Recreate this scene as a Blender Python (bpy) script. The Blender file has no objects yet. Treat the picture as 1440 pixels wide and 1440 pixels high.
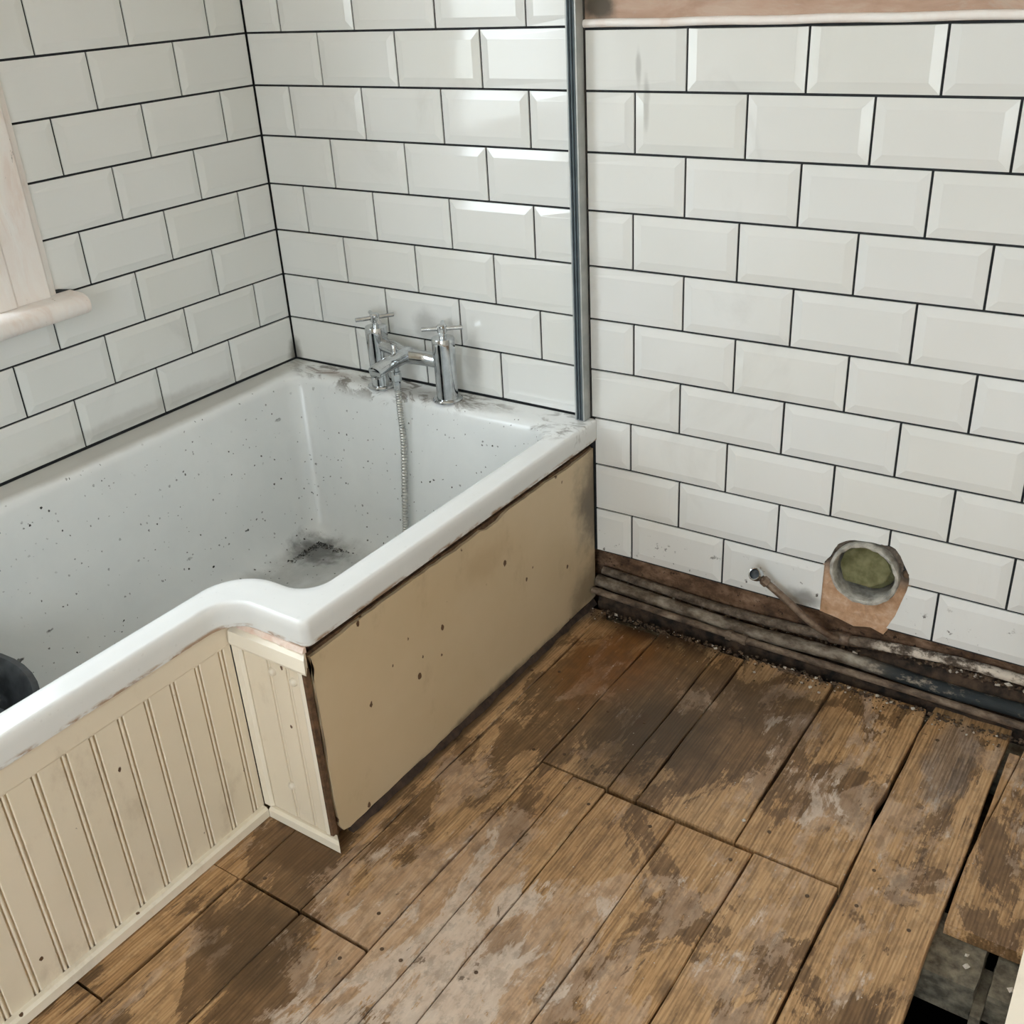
import bpy, bmesh, math, random
from mathutils import Vector, Matrix
random.seed(7)
PI = math.pi
SC = bpy.context.scene
COL = SC.collection

# ------------------------------------------------------------------ camera
cam_d = bpy.data.cameras.new('camera')
cam = bpy.data.objects.new('camera', cam_d)
COL.objects.link(cam)
cam_d.sensor_width = 36.0
cam_d.lens = 1473.131 / 1440 * 36.0
cam_d.clip_start = 0.02
right = Vector((0.8277, 0.5587, -0.0524)).normalized()
down = Vector((0.2220, -0.4118, -0.8838)).normalized()
fwd = right.cross(down).normalized()
down = fwd.cross(right).normalized()
M = Matrix((right, -down, -fwd)).transposed().to_4x4()
M.translation = (1.8406, -1.7053, 1.2654)
cam.matrix_world = M
SC.camera = cam

# ------------------------------------------------------------------ sky, daylight, exposure
world = bpy.data.worlds.new('overcast_sky')
SC.world = world
world.use_nodes = True
bg = world.node_tree.nodes['Background']
bg.inputs['Color'].default_value = (0.83, 0.93, 1.0, 1)
bg.inputs['Strength'].default_value = 9.0
SC.view_settings.view_transform = 'Standard'
SC.view_settings.look = 'None'
SC.view_settings.gamma = 1.0
SC.view_settings.use_curve_mapping = False
SC.view_settings.exposure = 0.0
SC.cycles.use_denoising = True
SC.cycles.max_bounces = 14
SC.cycles.diffuse_bounces = 8
SC.cycles.sample_clamp_indirect = 40.0
# room: x 0..RX, y 0..-RY, z 0..RZ ; window openings
RX, RY, RZ = 2.55, 3.25, 2.35
W1 = (-1.62, -0.705, 0.755, 2.02)      # window_1 in the left wall: y0, y1, z0, z1
W2 = (1.25, 2.42, 0.35, 2.10)          # fill_window added behind the camera for more light, unseen: x0, x1, z0, z1
def portal(name, loc, rot, sx, sy):
    d = bpy.data.lights.new(name, 'AREA'); d.shape = 'RECTANGLE'; d.size = sx; d.size_y = sy
    d.cycles.is_portal = True
    o = bpy.data.objects.new(name, d); COL.objects.link(o); o.location = loc; o.rotation_euler = rot
portal('sky_portal_left', (-0.24, (W1[0]+W1[1])/2, (W1[2]+W1[3])/2), (0, -PI/2, 0), W1[3]-W1[2], W1[1]-W1[0])
portal('sky_portal_front', ((W2[0]+W2[1])/2, -RY-0.24, (W2[2]+W2[3])/2), (PI/2, 0, 0), W2[1]-W2[0], W2[3]-W2[2])

# ------------------------------------------------------------------ material helpers
def lin(c):
    if isinstance(c, str):
        c = [int(c[i:i+2], 16)/255 for i in (0, 2, 4)]
        c = [v/12.92 if v <= 0.04045 else ((v+0.055)/1.055)**2.4 for v in c]
    return (c[0], c[1], c[2], 1.0)

class NT:
    def __init__(s, name):
        s.m = bpy.data.materials.new(name); s.m.use_nodes = True
        s.t = s.m.node_tree; s.n = s.t.nodes; s.b = s.n['Principled BSDF']; s._pos = None
    def new(s, typ, **kw):
        n = s.n.new(typ)
        for k, v in kw.items(): setattr(n, k, v)
        return n
    def link(s, a, b): s.t.links.new(a, b)
    def setin(s, sock, v):
        if hasattr(v, 'is_linked') or isinstance(v, bpy.types.NodeSocket): s.link(v, sock)
        else: sock.default_value = v
    def pos(s):
        if s._pos is None: s._pos = s.new('ShaderNodeNewGeometry').outputs['Position']
        return s._pos
    def obj_random(s): return s.new('ShaderNodeObjectInfo').outputs['Random']
    def xyz(s):
        n = s.new('ShaderNodeSeparateXYZ'); s.link(s.pos(), n.inputs[0]); return n.outputs
    def vmap(s, scale=(1, 1, 1), loc=(0, 0, 0), vec=None, rnd=None, rot=(0, 0, 0)):
        n = s.new('ShaderNodeMapping'); n.inputs['Scale'].default_value = scale; n.inputs['Location'].default_value = loc
        n.inputs['Rotation'].default_value = rot
        s.link(vec or s.pos(), n.inputs['Vector'])
        if rnd is not None:
            m = s.new('ShaderNodeMath', operation='MULTIPLY'); s.link(rnd, m.inputs[0]); m.inputs[1].default_value = 137.0
            s.link(m.outputs[0], n.inputs['Location'])
        return n.outputs[0]
    def noise(s, vec, scale=5, detail=4, rough=0.55, dist=0.0):
        n = s.new('ShaderNodeTexNoise'); s.link(vec, n.inputs['Vector'])
        n.inputs['Scale'].default_value = scale; n.inputs['Detail'].default_value = detail
        n.inputs['Roughness'].default_value = rough; n.inputs['Distortion'].default_value = dist
        return n.outputs['Fac']
    def voro(s, vec, scale=5, feature='F1', rnd=1.0):
        n = s.new('ShaderNodeTexVoronoi', feature=feature); s.link(vec, n.inputs['Vector'])
        n.inputs['Scale'].default_value = scale; n.inputs['Randomness'].default_value = rnd
        return n.outputs
    def math(s, op, a, b=None, c=None, clamp=False):
        n = s.new('ShaderNodeMath', operation=op, use_clamp=clamp)
        s.setin(n.inputs[0], a)
        if b is not None: s.setin(n.inputs[1], b)
        if c is not None: s.setin(n.inputs[2], c)
        return n.outputs[0]
    def rng(s, v, a, b, lo=0.0, hi=1.0, smooth=True):
        n = s.new('ShaderNodeMapRange', interpolation_type='SMOOTHSTEP' if smooth else 'LINEAR')
        s.setin(n.inputs['Value'], v); n.inputs['From Min'].default_value = a; n.inputs['From Max'].default_value = b
        n.inputs['To Min'].default_value = lo; n.inputs['To Max'].default_value = hi
        return n.outputs[0]
    def mix(s, f, a, b, mode='MIX'):
        n = s.new('ShaderNodeMix', data_type='RGBA', blend_type=mode)
        s.setin(n.inputs[0], f); s.setin(n.inputs[6], a); s.setin(n.inputs[7], b)
        return n.outputs[2]
    def ramp(s, f, stops):
        n = s.new('ShaderNodeValToRGB'); s.link(f, n.inputs[0])
        e = n.color_ramp.elements
        while len(e) < len(stops): e.new(0.5)
        for el, (p, c) in zip(e, stops): el.position = p; el.color = lin(c)
        return n.outputs[0]
    def bump(s, h, strength=0.3, dist=0.002):
        n = s.new('ShaderNodeBump'); n.inputs['Strength'].default_value = strength; n.inputs['Distance'].default_value = dist
        s.link(h, n.inputs['Height']); s.link(n.outputs[0], s.b.inputs['Normal'])
    def blob(s, c, r, soft=0.5, wob=0.5, wscale=18):
        """mask 1 inside a ragged patch at world centre c with radii r"""
        v = s.vmap(scale=tuple(1/q for q in r), loc=tuple(-c[i]/r[i] for i in range(3)))
        n = s.new('ShaderNodeVectorMath', operation='LENGTH'); s.link(v, n.inputs[0])
        nz = s.noise(s.pos(), wscale, 5, 0.6)
        d = s.math('MULTIPLY_ADD', nz, wob*2, s.math('SUBTRACT', n.outputs['Value'], wob))
        return s.rng(d, 1.0, 1.0-soft, 0, 1)
    def done(s, col, rough=0.5, metal=0.0, spec=None, coat=None):
        s.setin(s.b.inputs['Base Color'], lin(col) if isinstance(col, (str, tuple)) else col)
        s.setin(s.b.inputs['Roughness'], rough); s.b.inputs['Metallic'].default_value = metal
        if spec is not None: s.b.inputs['Specular IOR Level'].default_value = spec
        if coat: s.b.inputs['Coat Weight'].default_value = coat; s.b.inputs['Coat Roughness'].default_value = 0.05
        return s.m

MAT = {}
def mat_simple(name, c0, c1=None, scale=20, rough=0.6, metal=0.0, bump=0.0, spec=None):
    t = NT(name)
    if c1 is None: c1 = c0
    f = t.noise(t.pos(), scale, 5, 0.6)
    col = t.ramp(f, [(0.35, c0), (0.65, c1)])
    if bump: t.bump(f, bump, 0.004)
    MAT[name] = t.done(col, rough, metal, spec)
    return MAT[name]

# white glazed tile
t = NT('tile_glaze')
r = t.obj_random()
f = t.noise(t.vmap(rnd=r), 5, 3, 0.5)
col = t.ramp(f, [(0.3, 'dfdfda'), (0.7, 'e4e4e1')])
hv = t.ramp(r, [(0.0, 'e0e0db'), (0.5, 'e4e4e2'), (1.0, 'e2e4e4')])
col = t.mix(0.35, col, hv)
grime = t.math('MULTIPLY', t.rng(t.noise(t.vmap((1, 1, 1)), 60, 5, 0.65), 0.62, 0.70), t.rng(t.xyz()['Z'], 0.235, 0.15))
col = t.mix(grime, col, lin('3a3128'))
smear = t.math('MULTIPLY', t.rng(t.noise(t.vmap((1.2, 1, 0.8)), 3.5, 6, 0.6, 1.0), 0.60, 0.78), 0.16)
col = t.mix(smear, col, lin('8f8a80'))
# grey patches behind the taps and beside the channel, a run of sealant on one tile, mould in the bath corner
for c, rr, a, cc in (((0.425, 0, 0.575), (0.05, 0.05, 0.05), 0.42, '6b6964'), ((0.545, 0, 0.515), (0.03, 0.05, 0.08), 0.30, '77746e'),
                     ((0.0, -0.0, 0.455), (0.035, 0.035, 0.05), 0.75, '5d574e'), ((1.30, 0, 0.150), (0.05, 0.05, 0.028), 0.75, '77746e'),
                     ((0.835, 0, 0.60), (0.03, 0.05, 0.25), 0.25, '8a857c'), ((0.94, 0, 1.095), (0.007, 0.05, 0.04), 0.35, '6f6d68'),
                     ((0.955, 0, 1.04), (0.008, 0.05, 0.06), 0.30, '77756f'), ((0.0, -0.45, 0.46), (0.05, 0.35, 0.025), 0.3, '8d887d')):
    b_ = t.blob(c, rr, 0.7, 0.35, 30)
    col = t.mix(t.math('MULTIPLY', b_, a), col, lin(cc))
MAT['tile'] = t.done(col, t.rng(f, 0.3, 0.7, 0.07, 0.13), 0, 0.6)
mat_simple('grout', '1f2224', '2f3133', 60, 0.85)
mat_simple('grout_edge', '2b2a28', '4b4742', 30, 0.8)
mat_simple('room_paint', 'e8e3d8', 'efeae0', 6, 0.7)
mat_simple('ceiling_paint', 'efece6', 'f3f1ec', 6, 0.8)

# bare plaster above the tiles
t = NT('bare_plaster')
f = t.noise(t.vmap((1.0, 1, 3.0)), 9, 6, 0.65, 0.6)
col = t.ramp(f, [(0.25, 'a58672'), (0.5, 'b89b88'), (0.75, 'c6b2a2')])
g = t.rng(t.noise(t.vmap((1, 1, 4), (3, 1, 2)), 6, 5, 0.6, 1.2), 0.56, 0.66)
col = t.mix(t.math('MULTIPLY', g, 0.6), col, lin('b9aa9c'))
col = t.mix(t.blob((0.86, 0, 1.19), (0.045, 0.1, 0.03), 0.6, 0.4, 25), col, lin('5b5349'))
t.bump(f, 0.4, 0.004)
MAT['plaster'] = t.done(col, 0.9)
# dirty base of the wall under the tiles
t = NT('dirty_wall_base')
f = t.noise(t.vmap((0.7, 1, 1)), 28, 7, 0.68)
col = t.ramp(f, [(0.30, '2e2017'), (0.48, '5d4532'), (0.62, '826650'), (0.78, 'a38c77')])
f2 = t.noise(t.vmap((1, 1, 1), (4, 2, 1)), 90, 4, 0.6)
col = t.mix(t.rng(f2, 0.6, 0.7), col, lin('2b1d13'))
t.bump(f, 0.9, 0.006)
MAT['wall_base'] = t.done(col, 0.95)
# mortar broken open round the soil pipe
t = NT('broken_mortar')
f = t.noise(t.pos(), 40, 7, 0.65)
col = t.ramp(f, [(0.3, 'a5815f'), (0.5, 'c29c7c'), (0.7, 'd6b89e')])
up = t.rng(t.xyz()['Z'], 0.205, 0.25)
col = t.mix(up, col, t.ramp(f, [(0.3, '332e29'), (0.5, '6b5f54'), (0.7, '8b7d70')]))  # upper part coloured dark to stand in for the shaded cavity
t.bump(f, 0.8, 0.006)
MAT['mortar'] = t.done(col, 0.95)

# floorboards: grain along y, per-board tone, finish worn off in ragged patches, old stain
t = NT('floorboard_wood')
r = t.obj_random()
g1 = t.noise(t.vmap((26, 1.6, 26), rnd=r), 3.0, 6, 0.6, 0.9)
g2 = t.noise(t.vmap((140, 5, 140), rnd=r), 2.0, 5, 0.7, 0.3)
w = t.new('ShaderNodeTexWave', wave_type='BANDS', bands_direction='X', wave_profile='SIN')
t.link(t.vmap((1, 0.09, 1), rnd=r), w.inputs['Vector'])
w.inputs['Scale'].default_value = 52; w.inputs['Distortion'].default_value = 11.0; w.inputs['Detail'].default_value = 4
w.inputs['Detail Scale'].default_value = 0.7; w.inputs['Detail Roughness'].default_value = 0.65
streak = t.noise(t.vmap((210, 4.5, 210), rnd=r), 2.0, 6, 0.75, 0.2)
grain = t.math('ADD', t.math('MULTIPLY', g1, 0.50), t.math('ADD', t.math('MULTIPLY', streak, 0.40), t.math('MULTIPLY', w.outputs['Fac'], 0.10)))
wood = t.ramp(grain, [(0.35, '664a2e'), (0.44, '99754d'), (0.52, 'bf9668'), (0.64, 'd6b48a')])
tone = t.ramp(r, [(0.0, 'a17c56'), (0.35, 'b48d62'), (0.7, 'c3a07a'), (1.0, 'a58d70')])
wood = t.mix(0.30, wood, tone)
fine = t.noise(t.vmap((90, 7, 90)), 2.0, 5, 0.75)
rag = t.noise(t.pos(), 46, 5, 0.7)
edge = t.math('ADD', t.math('MULTIPLY', fine, 0.26), t.math('MULTIPLY', rag, 0.12))
# where the old finish has soaked in (brown), and where it is scraped to a pale pinkish film
def bias(lst):
    acc = None
    for c, rr, a in lst:
        m_ = t.math('MULTIPLY', t.blob(c, rr, 0.9, 0.3, 9), a)
        acc = m_ if acc is None else t.math('ADD', acc, m_)
    return acc
brown_b = bias([((1.00, -0.25, 0), (0.22, 0.34, 1), 0.16), ((1.25, -0.25, 0), (0.26, 0.34, 1), 0.14), ((0.90, -1.07, 0), (0.20, 0.16, 1), 0.14),
                ((0.80, -0.88, 0), (0.16, 0.10, 1), 0.14), ((0.93, -0.62, 0), (0.10, 0.32, 1), 0.13), ((1.62, -0.62, 0), (0.10, 0.4, 1), 0.02)])
film_b = bias([((1.12, -0.98, 0), (0.28, 0.38, 1), 0.19), ((1.50, -0.30, 0), (0.20, 0.26, 1), 0.09), ((0.98, -0.84, 0), (0.12, 0.28, 1), 0.13),
               ((1.45, -0.80, 0), (0.30, 0.30, 1), 0.03), ((1.76, -0.20, 0), (0.12, 0.25, 1), 0.08)])
nb_ = t.noise(t.vmap((1.9, 1.0, 1), (5.1, 2.2, 0)), 4.4, 7, 0.66, 0.7)
brown = t.rng(t.math('ADD', t.math('ADD', nb_, edge), brown_b), 0.715, 0.752)
wood = t.mix(t.math('MULTIPLY', brown, 0.78), wood, t.ramp(t.math('ADD', t.math('MULTIPLY', grain, 0.6), t.math('MULTIPLY', t.noise(t.pos(), 17, 7, 0.65), 0.4)), [(0.36, '34251a'), (0.5, '5a4128'), (0.64, '7d5c3c')]))
big = t.noise(t.vmap((1.9, 1.0, 1), (2.3, 0.7, 0)), 4.6, 7, 0.66, 0.6)
film = t.rng(t.math('ADD', t.math('ADD', big, edge), film_b), 0.745, 0.775)
wood = t.mix(t.math('MULTIPLY', film, 0.74), wood, t.mix(0.25, t.ramp(t.noise(t.vmap((2.2, 0.5, 1)), 20, 8, 0.68, 0.5), [(0.28, '9f8062'), (0.46, 'bc9e84'), (0.68, 'd4bda6')]), wood))
pale = t.math('MULTIPLY', t.rng(t.math('ADD', t.noise(t.vmap((1.8, 0.8, 1), (6, 1, 0)), 9, 7, 0.68, 0.6), t.math('ADD', edge, bias([((1.13, -1.02, 0), (0.22, 0.32, 1), 0.22)]))), 0.765, 0.825), film)  # pale residue, with the floor's sheen painted into its colour
wood = t.mix(t.math('MULTIPLY', pale, 0.75), wood, t.ramp(t.noise(t.vmap((1.8, 0.7, 1)), 30, 6, 0.65), [(0.3, 'c4af9c'), (0.7, 'e2d4c5')]))
# dark blots and scuffs
blot = t.rng(t.math('ADD', t.noise(t.vmap((1.7, 0.9, 1), (7, 3, 0)), 11, 6, 0.66, 0.8), t.math('MULTIPLY', edge, 0.6)), 0.772, 0.79)
wood = t.mix(t.math('MULTIPLY', blot, 0.70), wood, t.ramp(t.noise(t.pos(), 30, 6, 0.65), [(0.35, '3b2819'), (0.65, '6a4c30')]))
sc2 = t.rng(t.math('ADD', t.noise(t.vmap((2.2, 0.9, 1), (1, 9, 0)), 26, 5, 0.66, 0.6), t.math('MULTIPLY', edge, 0.5)), 0.765, 0.79)
wood = t.mix(t.math('MULTIPLY', sc2, 0.6), wood, lin('56402b'))
# the big old stain by the pipes, its amber rim, and the dirt line along the bath side
for c, rr, a, cc, so, wo in (((0.975, -0.18, 0), (0.16, 0.24, 1), 0.70, '7d4a12', 0.8, 0.40),
                         ((1.15, -0.36, 0), (0.17, 0.20, 1), 0.66, '33281c', 0.7, 0.40),
                         ((1.30, -0.16, 0), (0.20, 0.16, 1), 0.55, '45372a', 0.8, 0.45),
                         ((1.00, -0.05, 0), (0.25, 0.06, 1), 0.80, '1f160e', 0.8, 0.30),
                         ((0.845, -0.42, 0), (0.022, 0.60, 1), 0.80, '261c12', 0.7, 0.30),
                         ((0.87, -1.07, 0), (0.11, 0.09, 1), 0.50, '40301f', 0.5, 0.50),
                         ((0.80, -0.90, 0), (0.08, 0.05, 1), 0.50, '54371a', 0.5, 0.50)):
    wood = t.mix(t.math('MULTIPLY', t.blob(c, rr, so, wo, 13), a), wood, lin(cc))
wood = t.mix(t.math('MULTIPLY', t.blob((1.63, -0.15, 0), (0.05, 0.15, 1), 0.4, 0.6, 20), 0.6), wood, t.ramp(grain, [(0.4, '55483f'), (0.6, '93867c')]))
mott = t.noise(t.vmap((1.2, 0.7, 1), (3, 4, 0)), 38, 7, 0.72)
wood = t.mix(t.rng(mott, 0.54, 0.40, 0.0, 0.30), wood, lin('4d3824'))
# knots
kn = t.voro(t.vmap((5.5, 2.6, 1), (0.3, 0.1, 0)), 1.0)
wood = t.mix(t.math('MULTIPLY', t.rng(kn['Distance'], 0.09, 0.04), 0.65), wood, lin('49321f'))
t.bump(t.math('ADD', grain, t.math('MULTIPLY', fine, 0.3)), 0.30, 0.002)
MAT['wood'] = t.done(wood, t.rng(t.math('MULTIPLY_ADD', film, 0.3, big), 0.35, 0.9, 0.34, 0.60), 0, 0.5)
mat_simple('old_joist', '514a3e', '857c6a', 60, 0.95, 0, 0.5)
mat_simple('void_earth', '070605', '100d0a', 20, 1.0, 0, 0, 0.1)  # earth coloured near-black, so the void's shade is in the colour
mat_simple('nail_iron', '4a3828', '6b5643', 80, 0.7, 0.2)

# bath enamel with dust film and splashed specks
t = NT('bath_enamel')
z = t.xyz()['Z']
f = t.noise(t.pos(), 7, 5, 0.6, 0.4)
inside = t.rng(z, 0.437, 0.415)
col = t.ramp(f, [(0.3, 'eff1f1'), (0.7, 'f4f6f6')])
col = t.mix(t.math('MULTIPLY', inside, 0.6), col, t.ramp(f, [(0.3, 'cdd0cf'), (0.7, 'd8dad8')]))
clus = t.rng(t.noise(t.vmap((1, 1, 1), (1, 5, 2)), 6, 4, 0.6), 0.30, 0.52)
def specks(scale, rad, keep, vs=(1, 1, 1), off=(0, 0, 0)):
    wv = t.new('ShaderNodeVectorMath', operation='ADD')
    nn = t.new('ShaderNodeTexNoise'); t.link(t.pos(), nn.inputs['Vector']); nn.inputs['Scale'].default_value = 170
    sc_ = t.new('ShaderNodeVectorMath', operation='SCALE'); t.link(nn.outputs['Color'], sc_.inputs[0]); sc_.inputs['Scale'].default_value = 0.006
    t.link(t.pos(), wv.inputs[0]); t.link(sc_.outputs[0], wv.inputs[1])
    v = t.voro(t.vmap(vs, off, vec=wv.outputs[0]), scale)
    sep = t.new('ShaderNodeSeparateColor'); t.link(v['Color'], sep.inputs[0])
    size = t.math('MULTIPLY', sep.outputs[1], rad)
    m_ = t.rng(t.math('SUBTRACT', v['Distance'], size), 0.0, -0.05)
    k = t.math('LESS_THAN', sep.outputs[0], keep)
    return t.math('MULTIPLY', m_, k)
s1 = t.math('MULTIPLY', specks(88, 0.26, 0.55), clus)
s2 = t.math('MULTIPLY', specks(44, 0.15, 0.30, (1, 1, 1), (3, 1, 4)), clus)
s3 = t.math('MULTIPLY', specks(30, 0.15, 0.26, (1, 0.40, 1), (1, 2, 7)), clus)
sp = t.math('MAXIMUM', s1, t.math('MAXIMUM', s2, s3))
outm = t.math('MAXIMUM', t.math('GREATER_THAN', t.xyz()['X'], 0.80), t.math('MAXIMUM', t.math('GREATER_THAN', z, 0.4345), t.math('MULTIPLY', t.math('GREATER_THAN', t.xyz()['X'], 0.648), t.math('LESS_THAN', t.xyz()['Y'], -0.79))))
sp = t.math('MULTIPLY', sp, t.math('SUBTRACT', 1.0, t.math('MULTIPLY', outm, 0.93)))
sp = t.math('MULTIPLY', sp, t.rng(t.noise(t.pos(), 40, 3, 0.6), 0.30, 0.62, 0.25, 1.0))
# grey mud lying where the water last stood, dust rubbed on the tap deck
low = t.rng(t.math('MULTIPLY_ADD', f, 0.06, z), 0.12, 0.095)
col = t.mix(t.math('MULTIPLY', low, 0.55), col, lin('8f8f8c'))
col = t.mix(t.math('MULTIPLY', t.blob((0.22, -0.235, 0.075), (0.10, 0.07, 0.05), 0.7, 0.5, 40), 0.75), col, lin('4d4b48'))
deck = t.noise(t.vmap((1, 2, 1)), 14, 6, 0.65, 1.6)
dk = t.math('MULTIPLY', t.rng(deck, 0.48, 0.60), t.blob((0.33, -0.04, 0.437), (0.40, 0.07, 0.05), 0.5, 0.25))
col = t.mix(t.math('MULTIPLY', dk, 0.85), col, lin('6a625b'))
col = t.mix(t.math('MULTIPLY', t.blob((0.16, -0.045, 0.437), (0.10, 0.025, 0.02), 0.8, 0.5, 30), 0.5), col, lin('a08a80'))
dk2 = t.math('MULTIPLY', t.rng(deck, 0.48, 0.62), t.blob((0.80, -0.07, 0.437), (0.08, 0.10, 0.05), 0.7, 0.35))
col = t.mix(t.math('MULTIPLY', dk2, 0.8), col, lin('7d7a74'))
col = t.mix(t.math('MULTIPLY', t.blob((0.03, -0.55, 0.437), (0.055, 0.75, 0.02), 0.4, 0.15, 12), 0.55), col, lin('a39d90'))
col = t.mix(t.math('MULTIPLY', t.blob((0.42, -0.05, 0.437), (0.30, 0.045, 0.02), 0.8, 0.4, 20), 0.55), col, lin('8a847c'))
# old sealant smears on the outer skirt
col = t.mix(t.math('MULTIPLY', t.math('MULTIPLY', t.rng(z, 0.401, 0.395), t.math('MULTIPLY', t.math('GREATER_THAN', z, 0.3905), t.math('MAXIMUM', t.math('GREATER_THAN', t.xyz()['X'], 0.815), t.math('MULTIPLY', t.math('GREATER_THAN', t.xyz()['X'], 0.672), t.math('LESS_THAN', t.xyz()['Y'], -0.815))))), t.rng(t.noise(t.vmap((1, 1, 3)), 25, 5, 0.6), 0.42, 0.6)), col, lin('a58d78'))
col = t.mix(sp, col, lin('35332f'))
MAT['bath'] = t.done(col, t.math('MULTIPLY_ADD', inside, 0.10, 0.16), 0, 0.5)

# cream paint, chipped to brown board
def cream(name, base, chip_scale=34, chip_keep=0.25, dirt=True, low=None):
    t = NT(name)
    f = t.noise(t.pos(), 5, 4, 0.6)
    col = t.ramp(f, [(0.3, base[0]), (0.7, base[1])])
    v = t.voro(t.vmap((1, 1, 0.7), (0.4, 0.8, 0.2)), chip_scale)
    sep = t.new('ShaderNodeSeparateColor'); t.link(v['Color'], sep.inputs[0])
    nz = t.noise(t.pos(), 190, 3, 0.6)
    d = t.math('MULTIPLY_ADD', nz, 0.14, v['Distance'])
    chip = t.math('MULTIPLY', t.rng(t.math('SUBTRACT', d, t.math('MULTIPLY', sep.outputs[1], 0.13)), 0.085, 0.065), t.math('LESS_THAN', sep.outputs[0], chip_keep))
    if dirt:
        dd = t.rng(t.noise(t.vmap((1, 1, 0.6), (5, 3, 1)), 11, 6, 0.68), 0.56, 0.72)
        col = t.mix(t.math('MULTIPLY', dd, 0.20), col, lin('8a6f4e'))
    for c, rr, a, cc in (low or []):
        col = t.mix(t.math('MULTIPLY', t.blob(c, rr, 0.8, 0.5, 22), a), col, lin(cc))
    col = t.mix(chip, col, lin('5e4430'))
    t.bump(f, 0.15, 0.004)
    MAT[name] = t.done(col, 0.42, 0, 0.4)
cream('cream_panel', ('c9b492', 'd0bc9c'), 26, 0.30, True,
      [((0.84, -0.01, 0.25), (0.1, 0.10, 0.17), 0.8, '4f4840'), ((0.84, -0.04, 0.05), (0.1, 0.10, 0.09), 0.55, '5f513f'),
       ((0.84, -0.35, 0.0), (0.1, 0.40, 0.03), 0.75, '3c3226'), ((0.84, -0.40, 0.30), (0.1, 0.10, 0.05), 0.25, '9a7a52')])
cream('cream_bead', ('e2d6c0', 'e8dcc8'), 38, 0.15, True)
cream('cream_trim', ('eae0cd', 'efe7d7'), 34, 0.32, True)
mat_simple('raw_board', '46321f', '6d5037', 70, 0.9, 0, 0.4)
mat_simple('dark_gap', '2e231c', '4a392e', 60, 0.95)
mat_simple('pink_sealant', 'dcbfae', 'e8d8cc', 60, 0.6)
# flaking white window paint
t = NT('flaking_white_paint')
f = t.noise(t.vmap((1, 1.6, 0.5)), 16, 6, 0.65, 0.6)
col = t.ramp(f, [(0.28, 'e6d6cc'), (0.42, 'efe6e0'), (0.7, 'f3f0ec')])
ck = t.rng(t.noise(t.vmap((1, 1.5, 0.6), (2, 6, 1)), 30, 6, 0.7, 1.4), 0.66, 0.70)
col = t.mix(t.math('MULTIPLY', ck, 0.7), col, lin('6f675e'))
t.bump(f, 0.25, 0.003)
MAT['window_paint'] = t.done(col, 0.5)
t = NT('window_glass')
tr = t.new('ShaderNodeBsdfTransparent'); gl = t.new('ShaderNodeBsdfGlossy'); gl.inputs['Roughness'].default_value = 0.02
fr = t.new('ShaderNodeFresnel'); fr.inputs[0].default_value = 1.5
mx = t.new('ShaderNodeMixShader'); gm = t.new('ShaderNodeNewGeometry'); t.link(t.math('MULTIPLY', fr.outputs[0], t.math('SUBTRACT', 1.0, gm.outputs['Backfacing'])), mx.inputs[0]); t.link(tr.outputs[0], mx.inputs[1]); t.link(gl.outputs[0], mx.inputs[2])
t.link(mx.outputs[0], t.n['Material Output'].inputs['Surface'])
MAT['glass'] = t.m
# metals, pipes, plastics
t = NT('chrome')
f = t.noise(t.pos(), 60, 4, 0.6)
MAT['chrome'] = t.done(t.ramp(f, [(0.3, 'b9bcbe'), (0.7, 'd5d8da')]), t.rng(f, 0.35, 0.75, 0.06, 0.22), 1.0)
mat_simple('aluminium', 'a9adab', 'bfc1be', 25, 0.5, 0.3)
mat_simple('dark_gasket', '4d575d', '5b656b', 30, 0.75)
mat_simple('hose_steel', 'aaaaa6', 'cfcfca', 120, 0.28, 1.0)
t = NT('grimy_pipe_paint')
f = t.noise(t.vmap((0.6, 1, 1)), 40, 6, 0.66)
col = t.ramp(f, [(0.30, '2a1f17'), (0.46, '5b4b3d'), (0.6, '7d6c5b'), (0.76, 'a09382')])
t.bump(f, 0.6, 0.003); MAT['pipe_grey'] = t.done(col, 0.8)
t = NT('grimy_waste_pipe')
f = t.noise(t.vmap((0.6, 1, 1), (1, 1, 1)), 34, 6, 0.66)
col = t.ramp(f, [(0.32, '261c14'), (0.46, '5a4c3d'), (0.6, '83786a'), (0.78, 'aaa294')])
dark = t.math('MULTIPLY', t.rng(t.xyz()['X'], 1.40, 1.50), t.rng(f, 0.66, 0.55))
col = t.mix(dark, col, lin('22282a'))
t.bump(f, 0.7, 0.004); MAT['pipe_waste'] = t.done(col, 0.75)
t = NT('limed_pipe')
f = t.noise(t.vmap((0.8, 1, 1), (2, 1, 1)), 55, 6, 0.7)
col = t.ramp(f, [(0.32, '33281f'), (0.5, '645648'), (0.7, '8a7d6e')])
lime = t.math('MULTIPLY', t.rng(t.xyz()['X'], 1.42, 1.47), t.rng(f, 0.42, 0.6))
col = t.mix(lime, col, lin('cfc3b4'))
t.bump(f, 0.7, 0.004); MAT['pipe_limed'] = t.done(col, 0.85)
mat_simple('tarnished_copper', '5f4a3b', '917f6e', 50, 0.5, 0.4, 0.3)
mat_simple('cast_collar', '8a867d', 'c2beb4', 60, 0.8, 0, 0.6)
mat_simple('olive_rag', '5b5a38', '7d7a57', 45, 0.9, 0, 0.4)
mat_simple('black_plastic', '16191c', '3b3f42', 30, 0.45)
mat_simple('rubble_dark', '14171a', '4d5256', 40, 0.9)
mat_simple('rubble_brown', '2f2218', '6e5a47', 90, 0.95)
mat_simple('rubble_pale', 'a89c8c', 'd8cfc2', 50, 0.9)
mat_simple('mud_crumbs', '1f1e1c', '4a4844', 60, 0.9)
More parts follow.
